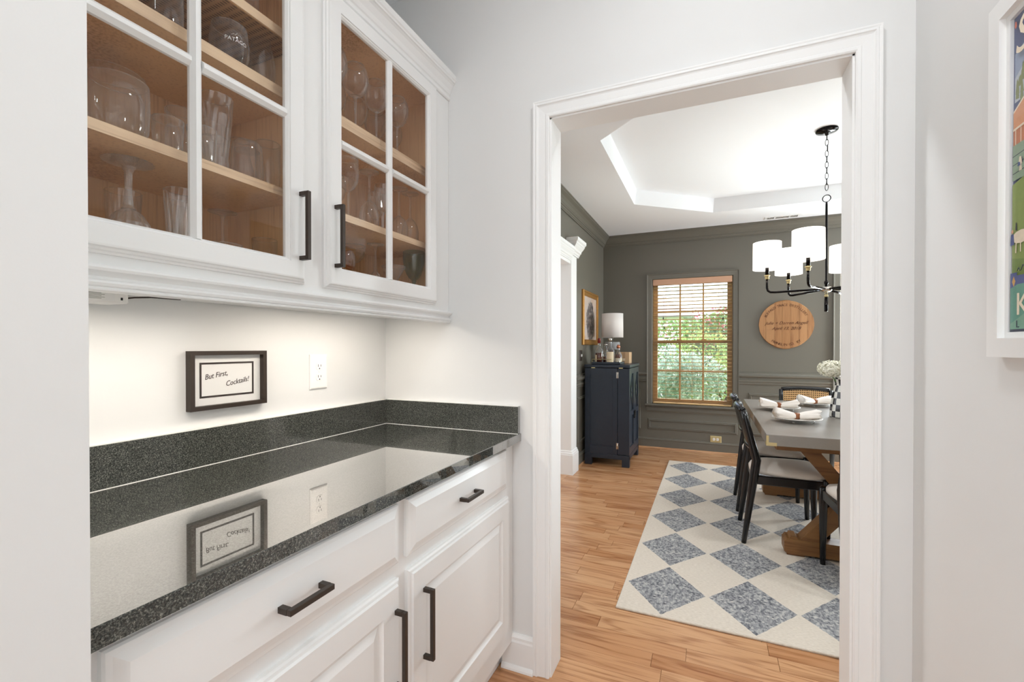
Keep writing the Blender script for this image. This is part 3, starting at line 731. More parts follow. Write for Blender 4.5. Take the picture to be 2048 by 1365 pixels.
ul = thing('undercabinet_light', 'white under-cabinet light housing at upper left of the backsplash wall', 'light', (-1.26, .50, 1.3735))
b = MB(); b.box(-1.312, -1.235, .40, .612, 1.347, 1.3735, ch=.003); ho = part(b, 'housing', plastic_m, ul)
b = MB(); b.box(-1.2349, -1.2346, .42, .585, 1.351, 1.370); lb = part(b, 'label_sticker', paper_m, ul)
b = MB()
for k in range(6): b.box(-1.2346, -1.2344, .43, .43+.06+.012*(k % 3), 1.3535+k*.0026, 1.3545+k*.0026)
for k in range(5): b.box(-1.2346, -1.2344, .515, .56+.006*(k % 2), 1.3545+k*.0030, 1.3555+k*.0030)
b.build('small_print', felt_m, lb)
b = MB(); b.box(-1.2349, -1.2343, .596, .600, 1.354, 1.360); part(b, 'switch', dark_slot, ul)
b = MB(); b.tube([(-1.27, .612, 1.360), (-1.27, .64, 1.366), (-1.275, .68, 1.371), (-1.28, .75, 1.3725)], .0022, 6); part(b, 'cable', bronze_m, ul)

# ------------------------------------------------------------------ poster on the right wall
PX = .5235
pc = thing('framed_poster', 'white framed race-day poster on the right-hand wall', 'poster', (PX, .96, 1.228))
FW = [(0, 0), (0, .0225), (.036, .0225), (.036, .0120), (.047, .0120), (.047, .005), (.0, .0)]
def fr_path(x, y0, y1, z0, z1): return [(x, y1, z0), (x, y0, z0), (x, y0, z1), (x, y1, z1)]
part(MB().sweep(fr_path(PX, .70, 1.203, 1.228, 1.905), FW[:-1]+[(.047, 0)], (-1, 0, 0), closed=True), 'frame', trim_m, pc)
ARTC = dict(navy=rgb(92, 100, 134), sky=rgb(156, 168, 192), sky2=rgb(190, 196, 204), tree=rgb(142, 148, 104), tree2=rgb(108, 120, 84), orange=rgb(222, 158, 118), dorange=rgb(200, 128, 92), cream=rgb(238, 224, 202),
            sea=rgb(150, 172, 148), lawn=rgb(146, 164, 92), lawn2=rgb(124, 148, 78), teal=rgb(104, 156, 140), teal2=rgb(128, 172, 150), skin=rgb(222, 170, 140), blue=rgb(86, 98, 150), red=rgb(206, 116, 96), dk=rgb(60, 66, 84), gold=rgb(214, 168, 96))
AM = {k: simple('print_'+k, v, .6, tex=.10, scale=120) for k, v in ARTC.items()}
keys = list(AM); art = MB(); XA = PX-.0065
art.box(XA+.0005, PX-.0005, .745, 1.158, 1.272, 1.862, mi=keys.index('navy'))
lvl = [0]
def poly(col, pts):
    lvl[0] += 1; x = XA-.00002*lvl[0]
    art.add([(x, y, z) for y, z in pts], [list(range(len(pts)))], keys.index(col))
YL, YR = 1.1515, .752
poly('sky', [(YL, 1.70), (YR, 1.70), (YR, 1.855), (YL, 1.855)])
poly('navy', [(YL, 1.79), (1.118, 1.80), (1.10, 1.83), (1.10, 1.855), (YL, 1.855)])
poly('sky2', [(YL, 1.70), (YR, 1.70), (YR, 1.78), (1.10, 1.775), (YL, 1.745)])
rr = random.Random(5)
for cy, cz, s_ in ((1.145, 1.725, .030), (1.132, 1.735, .024), (1.105, 1.715, .022), (1.07, 1.73, .03), (1.03, 1.72, .03), (.98, 1.73, .035), (.92, 1.72, .03), (.85, 1.73, .035)):
    for k in range(10):
        a = rr.uniform(0, 6.28); r_ = s_*rr.uniform(0, .9); c0 = (min(YL-.008, cy+r_*cos(a)), cz+r_*sin(a)); q = s_*.35
        poly(rr.choice(['tree', 'tree', 'tree2']), [(c0[0]-q*.5, c0[1]-q), (c0[0]+q*.5, c0[1]-q*.8), (c0[0]+q*.2, c0[1]+q), (c0[0]-q*.1, c0[1]+q*1.3)])
poly('orange', [(YL, 1.648), (YR, 1.648), (YR, 1.76), (1.0, 1.745), (1.095, 1.712), (YL, 1.682)])
poly('cream', [(YL, 1.680), (1.095, 1.710), (1.095, 1.714), (YL, 1.684)])
poly('dorange', [(YL, 1.620), (YR, 1.620), (YR, 1.648), (YL, 1.648)])
for k in range(26): y = YL-.006-k*.0155; poly('cream', [(y, 1.62), (y-.0022, 1.62), (y-.0022, 1.648), (y, 1.648)])
poly('cream', [(YL, 1.647), (YR, 1.66), (YR, 1.665), (YL, 1.651)])
poly('sea', [(YL, 1.555), (YR, 1.555), (YR, 1.620), (YL, 1.620)])
for k in range(3): z = 1.567+k*.016; poly('dk', [(YL, z), (YR, z+.02), (YR, z+.0215), (YL, z+.0015)])
poly('lawn', [(YL, 1.375), (YR, 1.375), (YR, 1.57), (1.08, 1.563), (YL, 1.548)])
poly('lawn2', [(YL, 1.375), (YR, 1.375), (YR, 1.41), (1.09, 1.402), (YL, 1.412)])
for k in range(60):
    y = rr.uniform(YR+.01, YL-.01); z = rr.choice([rr.uniform(1.42, 1.50), rr.uniform(1.555, 1.60)]); c_ = rr.choice(['cream', 'blue', 'red', 'skin', 'cream', 'dk']); w_ = rr.uniform(.002, .006); h_ = rr.uniform(.006, .016)
    poly(c_, [(y-w_, z), (y+w_, z), (y+w_*.5, z+h_), (y-w_*.6, z+h_*.9)])
for cy, cz in ((1.122, 1.448), (1.03, 1.442), (.92, 1.45), (.83, 1.44)):
    poly('cream', [(cy+.028*cos(a*pi/6), cz+.012*sin(a*pi/6)) for a in range(12)])
    for a in (-1, 0, 1): poly('cream', [(cy+a*.014, cz-.028), (cy+a*.014+.003, cz-.028), (cy+a*.012+.003, cz), (cy+a*.012, cz)])
    for a in (-1, 1):
        poly('blue', [(cy+a*.026-.006, cz-.012), (cy+a*.026+.006, cz-.012), (cy+a*.026+.004, cz+.008), (cy+a*.026-.004, cz+.008)])
        poly('skin', [(cy+a*.026+.0035*cos(t*pi/3), cz+.013+.004*sin(t*pi/3)) for t in range(6)])
poly('blue', [(YL, 1.352), (YR, 1.352), (YR, 1.378), (1.132, 1.378), (1.132, 1.384), (YL, 1.384)])
poly('gold', [(1.1415, 1.358), (1.1365, 1.368), (1.1415, 1.378), (1.1465, 1.368)])
poly('teal', [(YL, 1.280), (YR, 1.280), (YR, 1.362), (1.13, 1.362), (YL, 1.356)])
poly('teal2', [(YL, 1.280), (YR, 1.280), (YR, 1.30), (1.1, 1.312), (YL, 1.290)])
poly('dk', [(YL, 1.273), (YR, 1.273), (YR, 1.280), (YL, 1.280)])
poly('red', [(1.144, 1.838), (1.141, 1.832), (1.137, 1.835), (1.1385, 1.844), (1.142, 1.846)])
ao = part(art, 'print', [AM[k] for k in keys], pc)
XB = XA-.00002*lvl[0]-.0004
for txt, size, y, z, mt, shr in (('S', .094, 1.143, 1.782, AM['cream'], .2), ('K', .058, 1.134, 1.306, AM['cream'], 0), ('L', .0185, 1.133, 1.283, AM['dk'], 0), ('E', .0185, 1.108, 1.283, AM['dk'], 0)):
    tb = letter(txt, size, (XB, y, z), (0, -1, 0), (0, 0, 1), (-1, 0, 0), None, None, 0, shr, align='LEFT'); tb.build('lettering', mt, ao)
sg_ = MB(); sg_.tube([(XB, 1.130-.004*k, 1.386+.005*sin(k*1.9)+.0012*k) for k in range(22)], .0006, 4); sg_.build('signature', AM['dk'], ao)
b = MB(); b.box(PX-.0115, PX-.0100, .748, 1.1555, 1.276, 1.857); part(b, 'glass', apane_m, pc)

# ------------------------------------------------------------------ glassware
def wall_prof(outer, t=.0018, base=.005):
    """outer: (r,z) from the bottom edge to the rim; closed profile with inner wall"""
    inner = [(max(r-t, .0005), z) for r, z in outer if z > base]
    inner = [(0, max(base, outer[0][1]+base))]+[(inner[0][0], max(base, outer[0][1]+base))]+inner
    return [(0, outer[0][1])]+outer+[(outer[-1][0]-t, outer[-1][1])]+([(0, max(base, outer[0][1]+base)), (inner[1][0], max(base, outer[0][1]+base))] if False else [])
def stem_prof(h, rf, bowl, zs, rs=.0035, t=.0014):
    """foot radius rf, bowl [(r,z)] from stem joint up to rim"""
    o = [(0, 0), (rf, 0), (rf, .0018), (rf*.5, .0045), (rs*1.8, .010), (rs, .022), (rs*.9, zs*.6), (rs*1.2, zs-.008), (rs*1.8, zs)]+bowl
    inn = [(max(r-t, .0005), z+(t if i == 0 else 0)) for i, (r, z) in enumerate(bowl)]
    return o+[(bowl[-1][0]-t, bowl[-1][1])]
def circ_bowl(rmax, z0, z1, rim, n=9):
    out = []
    for k in range(n):
        t = k/(n-1); a = -pi/2+t*(pi/2+math.acos(min(1, rim/rmax)))
        out.append((max(.006, rmax*cos(a)), a))
    amax = pi/2*0+math.acos(min(1, rim/rmax)); lo, hi = -1, sin(amax)
    return [(r, z0+(sin(a)-lo)/(hi-lo)*(z1-z0)) for r, a in out]
KN = {}
KN['balloon'] = (stem_prof(.232, .034, circ_bowl(.0425, .128, .232, .030), .128), ware_m, 28, True)
KN['wine'] = (stem_prof(.200, .033, circ_bowl(.034, .105, .200, .027), .105), ware_m, 24, True)
KN['wine_tall'] = (stem_prof(.205, .034, [(.006, .100), (.020, .112), (.030, .130), (.034, .155), (.032, .205)], .100), ware_m, 24, True)
KN['flute'] = (stem_prof(.215, .030, [(.005, .095), (.014, .108), (.021, .135), (.0235, .170), (.021, .215)], .095), ware_m, 20, True)
KN['martini'] = (stem_prof(.150, .032, [(.005, .085), (.015, .098), (.045, .150)], .085), ware_m, 24, True)
KN['coupe'] = (stem_prof(.215, .034, [(.006, .150), (.025, .160), (.040, .180), (.045, .215)], .150), ware_m, 24, True)
KN['tumbler'] = (wall_prof([(.030, 0), (.033, .004), (.037, .095)], .002, .010), ware_m, 24, True)
KN['thick_tumbler'] = (wall_prof([(.026, 0), (.032, .006), (.036, .030), (.037, .085), (.036, .108)], .003, .018), ware_m, 28, True)
KN['highball'] = (wall_prof([(.028, 0), (.029, .003), (.031, .135)], .0018, .010), ware_m, 24, True)
KN['small_glass'] = (wall_prof([(.022, 0), (.026, .004), (.030, .080)], .0018, .008), ware_m, 20, True)
KN['hurricane'] = (wall_prof([(.045, 0), (.052, .006), (.055, .03), (.056, .19)], .002, .012), ware_m, 36, True)
KN['bowl'] = (wall_prof([(.028, 0), (.040, .005), (.049, .030), (.051, .070), (.050, .122)], .003, .020), ware_m, 32, True)
KN['stemless'] = (wall_prof([(.022, 0), (.034, .010), (.0425, .040), (.043, .065), (.038, .105)], .0016, .006), ware_m, 30, True)
KN['tulip'] = (wall_prof([(.022, 0), (.028, .010), (.034, .045), (.033, .075), (.024, .115), (.022, .150), (.024, .160)], .0018, .008), ware_m, 24, True)
def cut_profile(prof, seg, amp=.0016, zlo=0, zhi=1):
    return prof
KN['cut_goblet'] = (stem_prof(.230, .044, [(.010, .098), (.024, .108), (.036, .128), (.041, .155), (.042, .185), (.041, .230)], .098, .007, .0022), crystal_m, 16, False)
KN['cut_vase'] = (wall_prof([(.028, 0), (.030, .006), (.026, .040), (.030, .090), (.035, .150), (.037, .185)], .003, .014), crystal_m, 14, False)
KN['cut_tall'] = (wall_prof([(.022, 0), (.026, .006), (.027, .060), (.031, .130), (.034, .195)], .003, .016), crystal_m, 14, False)
KN['cut_low'] = (wall_prof([(.030, 0), (.035, .005), (.038, .050), (.040, .088)], .003, .014), crystal_m, 16, False)
KN['cut_wine'] = (stem_prof(.185, .032, [(.007, .085), (.018, .094), (.028, .115), (.031, .145), (.029, .185)], .085, .005, .002), crystal_m, 14, False)
KN['green_goblet'] = (stem_prof(.248, .034, circ_bowl(.044, .115, .248, .041), .115, .006), green_m, 26, True)
KN['green_tumbler'] = (wall_prof([(.034, 0), (.040, .008), (.043, .060), (.043, .150)], .003, .012), green_m, 26, True)
KN['amber_wine'] = (stem_prof(.165, .030, [(.006, .080), (.020, .090), (.030, .110), (.031, .165)], .080, .005), amber_m, 24, True)
ME = {}
def ware(kind, x, y, z, label, group=None, inv=False, rz=0):
    prof, mt, seg, sm = KN[kind]; h = max(q[1] for q in prof)
    if (kind, inv) not in ME:
        p_ = [(r, h-zz) for r, zz in prof] if inv else prof
        b = MB()
        if kind.startswith('cut'):       # wheel-cut facets: alternate long flutes and crossed mitre cuts
            n = len(p_); b.lathe(p_, seg=seg*2, smooth=False)
            vs = []
            for i, v in enumerate(b.v):
                j, k = divmod(i, n); f_ = 1-.045*((j+k) % 2)
                vs.append((v[0]*f_, v[1]*f_, v[2]))
            b.v = vs
        else:
            b.lathe(p_, seg=seg, smooth=True)
            rr0, rz0 = prof[-1]; rz0 = h-rz0 if inv else rz0; b.lathe([(rr0+.0004+.0011*cos(q_*pi/3), rz0+.0011*sin(q_*pi/3)) for q_ in range(7)], seg=seg)
        if kind in ('tumbler', 'thick_tumbler', 'highball', 'small_glass', 'hurricane', 'bowl', 'cut_vase', 'cut_tall', 'cut_low', 'shot'):
            zb = .012 if kind != 'thick_tumbler' else .020; rb = [r for r, z_ in prof if z_ <= zb][-1]*.92; zb = h-zb if inv else zb; b.lathe([(0, zb), (rb*.6, zb), (rb, zb+(.003 if not inv else -.003))], seg=seg)
        o = b.build(kind, mt); ME[(kind, inv)] = o.data; bpy.data.objects.remove(o)
    nm = {'balloon': 'wine_glass', 'wine': 'wine_glass', 'wine_tall': 'wine_glass', 'flute': 'champagne_flute', 'martini': 'martini_glass', 'coupe': 'coupe_glass', 'cut_goblet': 'crystal_goblet', 'cut_vase': 'crystal_vase',
          'cut_tall': 'crystal_glass', 'cut_low': 'crystal_tumbler', 'cut_wine': 'crystal_wine_glass', 'green_goblet': 'green_goblet', 'green_tumbler': 'green_tumbler', 'amber_wine': 'amber_wine_glass', 'hurricane': 'glass_cylinder', 'bowl': 'glass_bowl',
          'stemless': 'stemless_glass', 'tulip': 'tulip_glass'}.get(kind, kind if 'glass' in kind or 'tumbler' in kind else kind+'_glass')
    o = bpy.data.objects.new(nm, ME[(kind, inv)]); COL.objects.link(o); o.location = (x, y, z+.0004); o.rotation_euler = (0, 0, rz)
    tag(o, label, 'bowl' if kind == 'bowl' else ('vase' if kind in ('cut_vase', 'hurricane') else 'glass'), group); return o
Z0 = 1.400
gA, gB, gC, gD, gE, gF = ('glasses on the floor of the left cabinet bay', 'glasses on the lowest shelf of the left bay', 'glasses on the upper shelves of the left bay',
    'glasses on the floor of the right cabinet bay', 'glasses on the lower shelf of the right bay', 'balloon wine glasses on the top shelf of the right bay')
ware('cut_goblet', -1.105, .548, Z0, 'large cut-crystal goblet upside down in the lower left pane', gA, True)
ware('cut_tall', -1.085, .640, Z0, 'tall flared cut-crystal glass just right of the upside-down crystal goblet', gA)
ware('cut_tall', -1.170, .700, Z0, 'cut-crystal glass nearest the vertical bar in lower left pane', gA, rz=.2)
ware('cut_tall', -1.210, .590, Z0, 'cut-crystal glass standing behind the upside-down crystal goblet', gA, rz=.4)
ware('cut_low', -1.10, .460, Z0, 'cut-crystal tumbler at far left edge of the lower left pane', gA)
ware('wine', -1.17, .790, Z0, 'plain glass upside down with its foot up behind the right lower pane', gA, True)
ware('tumbler', -1.080, .735, Z0, 'low clear tumbler at bottom left of the left door\'s lower right pane', gA)
ware('tumbler', -1.23, .870, Z0, 'low clear tumbler standing at the back of the left bay floor', gA)
ware('highball', -1.10, .858, Z0, 'clear glass in the lower right corner of the left door', gA)
ware('hurricane', -1.215, .575, S1A, 'tall wide glass cylinder behind the thick bowl in the left pane', gB)
ware('bowl', -1.098, .528, S1A, 'thick round glass bowl at the left end of the lower shelf', gB)
ware('small_glass', -1.085, .612, S1A, 'small clear glass just right of the thick glass bowl', gB)
ware('highball', -1.135, .668, S1A, 'straight clear glass second right of the thick glass bowl', gB)
ware('small_glass', -1.06, .668, S1A, 'small clear glass on the shelf edge beside the vertical bar', gB)
ware('cut_vase', -1.092, .722, S1A, 'cut-crystal glass just right of the left door\'s vertical bar', gB)
ware('thick_tumbler', -1.085, .797, S1A, 'heavy tumbler upside down on the left bay shelf edge', gB, True)
ware('highball', -1.10, .868, S1A, 'straight clear glass right of the upside-down heavy tumbler', gB)
ware('highball', -1.20, .790, S1A, 'tall clear glass behind the upside-down heavy tumbler', gB)
ware('tulip', -1.20, .862, S1A, 'tulip-shaped clear glass at the back right of the lower shelf', gB)
so = ware('stemless', -1.080, .748, S2A, 'stemless glass with white etched lettering behind upper right pane', gC, rz=0)
eb = text_mb('PATAGO', .0125, 0, .0001, 'CENTER')
vs = []
for v in eb.v:
    th = (v[0])/.0425-.25; rr_ = .0428+v[2]*.1+.0003
    vs.append((rr_*cos(th), rr_*sin(th), .053+v[1]))
eb.v = vs; eb.build('etched_lettering', paper_m, so)
eb = MB(); pts = [(-.012, .0), (-.006, .004), (-.003, .002), (.001, .008), (.004, .004), (.008, .006), (.012, 0)]
eb.tube([(.0431*cos(u_/.0425-.25), .0431*sin(u_/.0425-.25), .066+w_) for u_, w_ in pts], .0004, 4); eb.build('etched_outline', paper_m, so)
ware('tulip', -1.085, .838, S2A, 'tulip-shaped glass beside the stemless glass with etched lettering', gC)
ware('tumbler', -1.20, .862, S2A, 'clear tumbler at the back corner behind the tulip-shaped glass', gC)
ware('highball', -1.10, .620, S2A, 'straight clear glass behind the top left pane', gC)
ware('small_glass', -1.09, .800, S3A, 'small clear glass on the topmost shelf of the left bay', gC)
ys = ((1.085, 'leftmost'), (1.182, 'second from left'), (1.285, 'third from left'), (1.402, 'rightmost'))
for y, w_ in ys: ware('balloon', -1.083, y, S2B, 'balloon wine glass in the front row of top shelf, '+w_, gF)
for y, w_ in ((1.225, 'leftmost'), (1.335, 'second from left'), (1.445, 'third from left'), (1.545, 'rightmost')): ware('balloon', -1.222, y, S2B, 'balloon wine glass in the back row of top shelf, '+w_, gF)
ware('wine_tall', -1.085, 1.150, S1B, 'upright wine glass at left edge of the right door\'s lower pane', gE)
ware('wine_tall', -1.095, 1.262, S1B, 'wine glass upside down, foot up, in the right door\'s lower left pane', gE, True)
ware('cut_wine', -1.105, 1.345, S1B, 'cut-crystal wine glass right of the upside-down wine glass', gE)
ware('cut_wine', -1.190, 1.405, S1B, 'cut-crystal wine glass at the back behind the door\'s vertical bar', gE)
ware('wine', -1.095, 1.428, S1B, 'small wine glass upside down just behind the right door\'s vertical bar', gE, True)
ware('wine_tall', -1.100, 1.505, S1B, 'thin wine glass upside down in the right door\'s lower right pane', gE, True)
ware('wine', -1.22, 1.235, S1B, 'wine glass standing at the back left of the lower shelf', gE)
ware('coupe', -1.195, 1.290, Z0, 'wide shallow clear glass under the shelf in the lower left pane', gD)
ware('amber_wine', -1.080, 1.135, Z0, 'amber-tinted stemmed glass by the right door handle', gD)
ware('green_tumbler', -1.19, 1.185, Z0, 'dark green tumbler behind the amber-tinted stemmed glass', gD)
ware('flute', -1.100, 1.300, Z0, 'flute upside down with its wide foot just below the shelf', gD, True)
ware('martini', -1.095, 1.395, Z0, 'cone-shaped cocktail glass beside the upside-down flute', gD)
ware('green_goblet', -1.100, 1.530, Z0, 'green glass goblet in the lower right corner of the cabinet', gD)

# ------------------------------------------------------------------ dining room: rug
b = MB(); b.box(-.412, 2.03, 2.180, 5.236, 0, .011, ch=.003)
tag(b.build('area_rug', rug_m), 'cream woven rug with charcoal diamonds under the dining table', 'rug')
RZ0 = .0116

# table
tb_ = thing('dining_table', 'grey concrete-topped table on crossed oak trestles, brass corners', 'table', (.75, 3.84, RZ0))
TX0, TX1, TY0, TY1, TT = .288, 1.212, 2.893, 4.787, .760
b = MB(); b.box(TX0, TX1, TY0, TY1, .698, TT, ch=.002); top = part(b, 'tabletop', conc_m, tb_)
for x, sx_ in ((TX0, 1), (TX1, -1)):
    for y, sy_ in ((TY0, 1), (TY1, -1)):
        b = MB(); b.box(x-sx_*.0015, x+sx_*.011, y-sy_*.0015, y+sy_*.011, .6975, TT-.006, ch=.0004)
        b.box(x+sx_*.011, x+sx_*.050, y-sy_*.0015, y+sy_*.001, .6975, .716); b.box(x-sx_*.0015, x+sx_*.001, y+sy_*.011, y+sy_*.05, .6975, .716)
        b.build('corner_bracket', brass_m, top)
for yc in (3.18, 4.38):
    t0, t1 = yc-.055, yc+.055
    # foot beam with chipped ends
    vs = []; pr = [(.405, .030), (.418, .010+.010), (1.082, .020), (1.095, .030), (1.095, .085), (1.080, .105), (.420, .105), (.405, .085)]
    b = MB(); n = len(pr); b.add([(x, t0, z+.004) for x, z in pr]+[(x, t1, z+.004) for x, z in pr], [list(range(n)), list(range(n, 2*n))[::-1]]+[[k, (k+1) % n, n+(k+1) % n, n+k] for k in range(n)])
    ft = part(b, 'foot', table_wood, tb_)
    for x0, x1 in ((.42, .51), (.99, 1.08)): MB().box(x0, x1, t0+.008, t1-.008, RZ0, .0245).build('foot_pad', table_wood, ft)
    for x, sg_x in ((.432, 1), (1.068, -1)):
        b = MB(); b.add([(x, t0+.006, .1095), (x+sg_x*.046, t0+.006, .1095), (x+sg_x*.036, t0+.006, .124), (x+sg_x*.008, t0+.006, .124), (x, t1-.006, .1095), (x+sg_x*.046, t1-.006, .1095), (x+sg_x*.036, t1-.006, .124), (x+sg_x*.008, t1-.006, .124)],
              [(0, 1, 2, 3), (7, 6, 5, 4), (0, 4, 5, 1), (1, 5, 6, 2), (2, 6, 7, 3), (3, 7, 4, 0)]); part(b, 'stop_block', table_wood, tb_)
    b = MB(); b.box(.36, 1.14, t0, t1, .632, .6975, ch=.004); part(b, 'top_beam', table_wood, tb_)
    for sx_ in (1, -1):
        x0, x1 = .75-sx_*.212, .75+sx_*.212; hw = .078
        dx, dz = x1-x0, .632-.109; L = sqrt(dx*dx+dz*dz); nx, nz = -dz/L*hw*.5, dx/L*hw*.5
        o_ = .004 if sx_ > 0 else .020
        # brace ends cut flat on the foot and on the beam
        ex = hw*.5*L/abs(dz)
        pts = [(x0-ex, .1092), (x0+ex, .1092), (x1+ex, .6318), (x1-ex, .6318)]
        b = MB(); b.add([(x, t0+o_, z) for x, z in pts]+[(x, t1-o_, z) for x, z in pts], [(0, 1, 2, 3), (7, 6, 5, 4)]+[(k, (k+1) % 4, 4+(k+1) % 4, 4+k) for k in range(4)])
        part(b, 'cross_brace', table_wood, tb_)
b = MB(); b.box(.712, .788, 3.236, 4.324, .335, .41, ch=.004); part(b, 'stretcher', table_wood, tb_)

# ------------------------------------------------------------------ dining chairs
def make_chair(label, loc, rz, group):
    t = thing('dining_chair', label, 'chair', loc, rz, group)
    def px_(z): return .070-(z-.53)*.245 if z > .53 else .0+z*(.070/.53)
    for s_ in (-1, 1):
        b = MB(); y = .205*s_
        zs = [0, .10, .25, .38, .47, .53, .60, .70, .78, .835]
        b.tube([(px_(z), y*(1-.04*max(0, (z-.5)/.35)), z) for z in zs], [.0145, .0170, .021, .0245, .027, .027, .0240, .0205, .0185, .0175], 10)
        b.build('back_leg', black_m, t)
        b = MB(); b.tube([(.447, .190*s_, 0), (.444, .190*s_, .15), (.441, .190*s_, .34), (.441, .190*s_, .430), (.438, .188*s_, .445)], [.014, .0175, .0215, .022, .015], 10)
        b.build('front_leg', black_m, t)
        b = MB(); b.box(.060, .440, .190*s_-.011, .190*s_+.011, .376, .431, ch=.005); b.build('side_rail', black_m, t)
    b = MB(); b.box(.430, .452, -.175, .175, .388, .434, ch=.004); b.box(.045, .065, -.185, .185, .388, .430, ch=.003); b.build('seat_rail', black_m, t)
    # upholstered seat, domed, wider at the front
    b = MB(); n = 32; vs = []; rings_ = [(.92, .428), (1.0, .436), (1.0, .452), (.96, .466), (.80, .478), (.5, .486), (.2, .489)]
    for sc, z in rings_:
        for k in range(n):
            a = 2*pi*k/n; c_, s_ = cos(a), sin(a); e_ = .55
            ux = abs(c_)**e_*(1 if c_ > 0 else -1); uy = abs(s_)**e_*(1 if s_ > 0 else -1)
            x = .255+.212*ux*sc; y = (.192+.018*ux)*uy*sc; vs.append((x, y, z-(.006 if abs(ux) > .9 and sc > .9 else 0)))
    fs = [(i*n+k, i*n+(k+1) % n, (i+1)*n+(k+1) % n, (i+1)*n+k) for i in range(len(rings_)-1) for k in range(n)]
    fs.append([(len(rings_)-1)*n+k for k in range(n)]); fs.append([k for k in range(n)][::-1])
    b.add(vs, fs, 0, True); b.build('seat', seat_m, t)
    # curved back: frame rails and cane panel
    def surf(s_, z): return (px_(z)-.022*(1-s_*s_)-.002, .192*s_, z)
    for z, r_ in ((.836, .0190), (.60, .016)):
        b = MB(); b.tube([surf(-1+2*k/12, z+(.012*(1-(-1+2*k/12)**2) if z > .8 else 0)) for k in range(13)], r_, 10); b.build('back_rail', black_m, t)
    b = MB(); vs = []; fs = []; uvs = []
    for j in range(9):
        for i in range(17):
            s_ = -1+2*i/16; z = .612+(.826-.612)*j/8+.010*(1-s_*s_)*(j/8); vs.append(surf(s_, z)); uvs.append((i/16, j/8))
    fs = [(j*17+i, j*17+i+1, (j+1)*17+i+1, (j+1)*17+i) for j in range(8) for i in range(16)]
    b.add([(v[0]+.006, v[1], v[2]) for v in vs], fs, 0, True, uvs); b.build('cane_panel', cane_m, t)
    b = MB(); b.add([(v[0]-.006, v[1], v[2]) for v in vs], fs, 0, True); b.build('back_panel', black_m, t)
    return t
gc = 'cane-back dining chairs around the table'
ch0 = make_chair('black cane-back chair with grey seat at the table\'s near left side', (.195, 3.416, RZ0), 0, gc)
c1 = copy_tree(ch0, None, (.190, 4.018, RZ0), 0); c1['label'] = 'black cane-back chair at table\'s left side, farther from the doorway'
c2 = copy_tree(ch0, None, (.808, 2.640, RZ0), pi/2+.068); c2['label'] = 'black chair at the table end nearest the doorway, mostly cut off'
c3 = copy_tree(ch0, None, (.815, 5.00, RZ0), -pi/2); c3['label'] = 'cane-back chair at the far table end by the dark wall'

# ------------------------------------------------------------------ place settings and vase
def place_setting(x, y, rz, lp, ln):
    p_ = thing('dinner_plate', lp, 'plate', (x, y, TT), rz, 'white plates on the dining table')
    b = MB(); b.lathe([(0, .012), (.075, .012), (.085, .014), (.100, .019), (.135, .026), (.142, .028), (.143, .0295), (.140, .0300), (.104, .0225), (.088, .0175), (.0, .0165)], seg=40)
    b.build('plate', china_m, p_)
    for k in range(4):
        a = pi/4+k*pi/2+.4; f_ = MB(); f_.lathe([(0, 0), (.005, 0), (.008, .004), (.009, .009), (.006, .0135), (.0, .0140)], (.092*cos(a), .092*sin(a), .0003), 10); f_.build('foot', crystal_m, p_)
    nk = thing('napkin', ln, 'napkin', (x, y, TT+.0185), rz+.12, 'linen napkins on the plates')
    # bow-shaped rolled napkin: fans out either side of the ring
    b = MB(); n = 28; st_ = 23; vs = []
    rr = random.Random(int(x*1000+y*77)); ph = [rr.uniform(0, 6) for _ in range(4)]
    for i in range(st_):
        t = -1+2*i/(st_-1); fl = abs(t)**.8
        w_ = .017+.034*fl*(1.1 if t < 0 else .95); h_ = .0155+.016*fl*(1.25 if t < 0 else 1.0)
        for k in range(n):
            a = 2*pi*k/n; rp = 1+.10*fl*sin(5*a+ph[0]+2*t)+.08*fl*sin(9*a+ph[1]-3*t)
            y_ = w_*cos(a)*rp; z_ = h_+.002+h_*sin(a)*rp; vs.append((t*.125+.008*fl*sin(4*a+ph[2]), y_, max(.0005, z_)))
    fs = [(i*n+k, i*n+(k+1) % n, (i+1)*n+(k+1) % n, (i+1)*n+k) for i in range(st_-1) for k in range(n)]+[list(range(n))[::-1], [(st_-1)*n+k for k in range(n)]]
    b.add(vs, fs, 0, True); b.build('cloth', napkin_m, nk)
    b = MB(); rp_ = [(-.014, .0), (.014, .0), (.014, .0022), (-.014, .0022)]
    vs = []
    for k in range(20):
        a = 2*pi*k/20
        for xx, rr_ in rp_: vs.append((xx, (.0195+rr_)*cos(a), .0205+(.0190+rr_)*sin(a)))
    fs = [(k*4+q, ((k+1) % 20)*4+q, ((k+1) % 20)*4+(q+1) % 4, k*4+(q+1) % 4) for k in range(20) for q in range(4)]
    b.add(vs, fs, 0, True); b.build('napkin_ring', leather_m, nk)
place_setting(.515, 3.455, .05, 'white footed plate nearest the front edge of the table', 'linen napkin in leather ring on the plate nearest the doorway')
place_setting(.485, 4.045, -.08, 'white footed plate at table\'s left side, behind the nearest one', 'linen napkin in leather ring on the second plate along the left side')
place_setting(.790, 4.45, .35, 'white footed plate at the far end near the checked vase', 'linen napkin on the plate beside the checked vase')

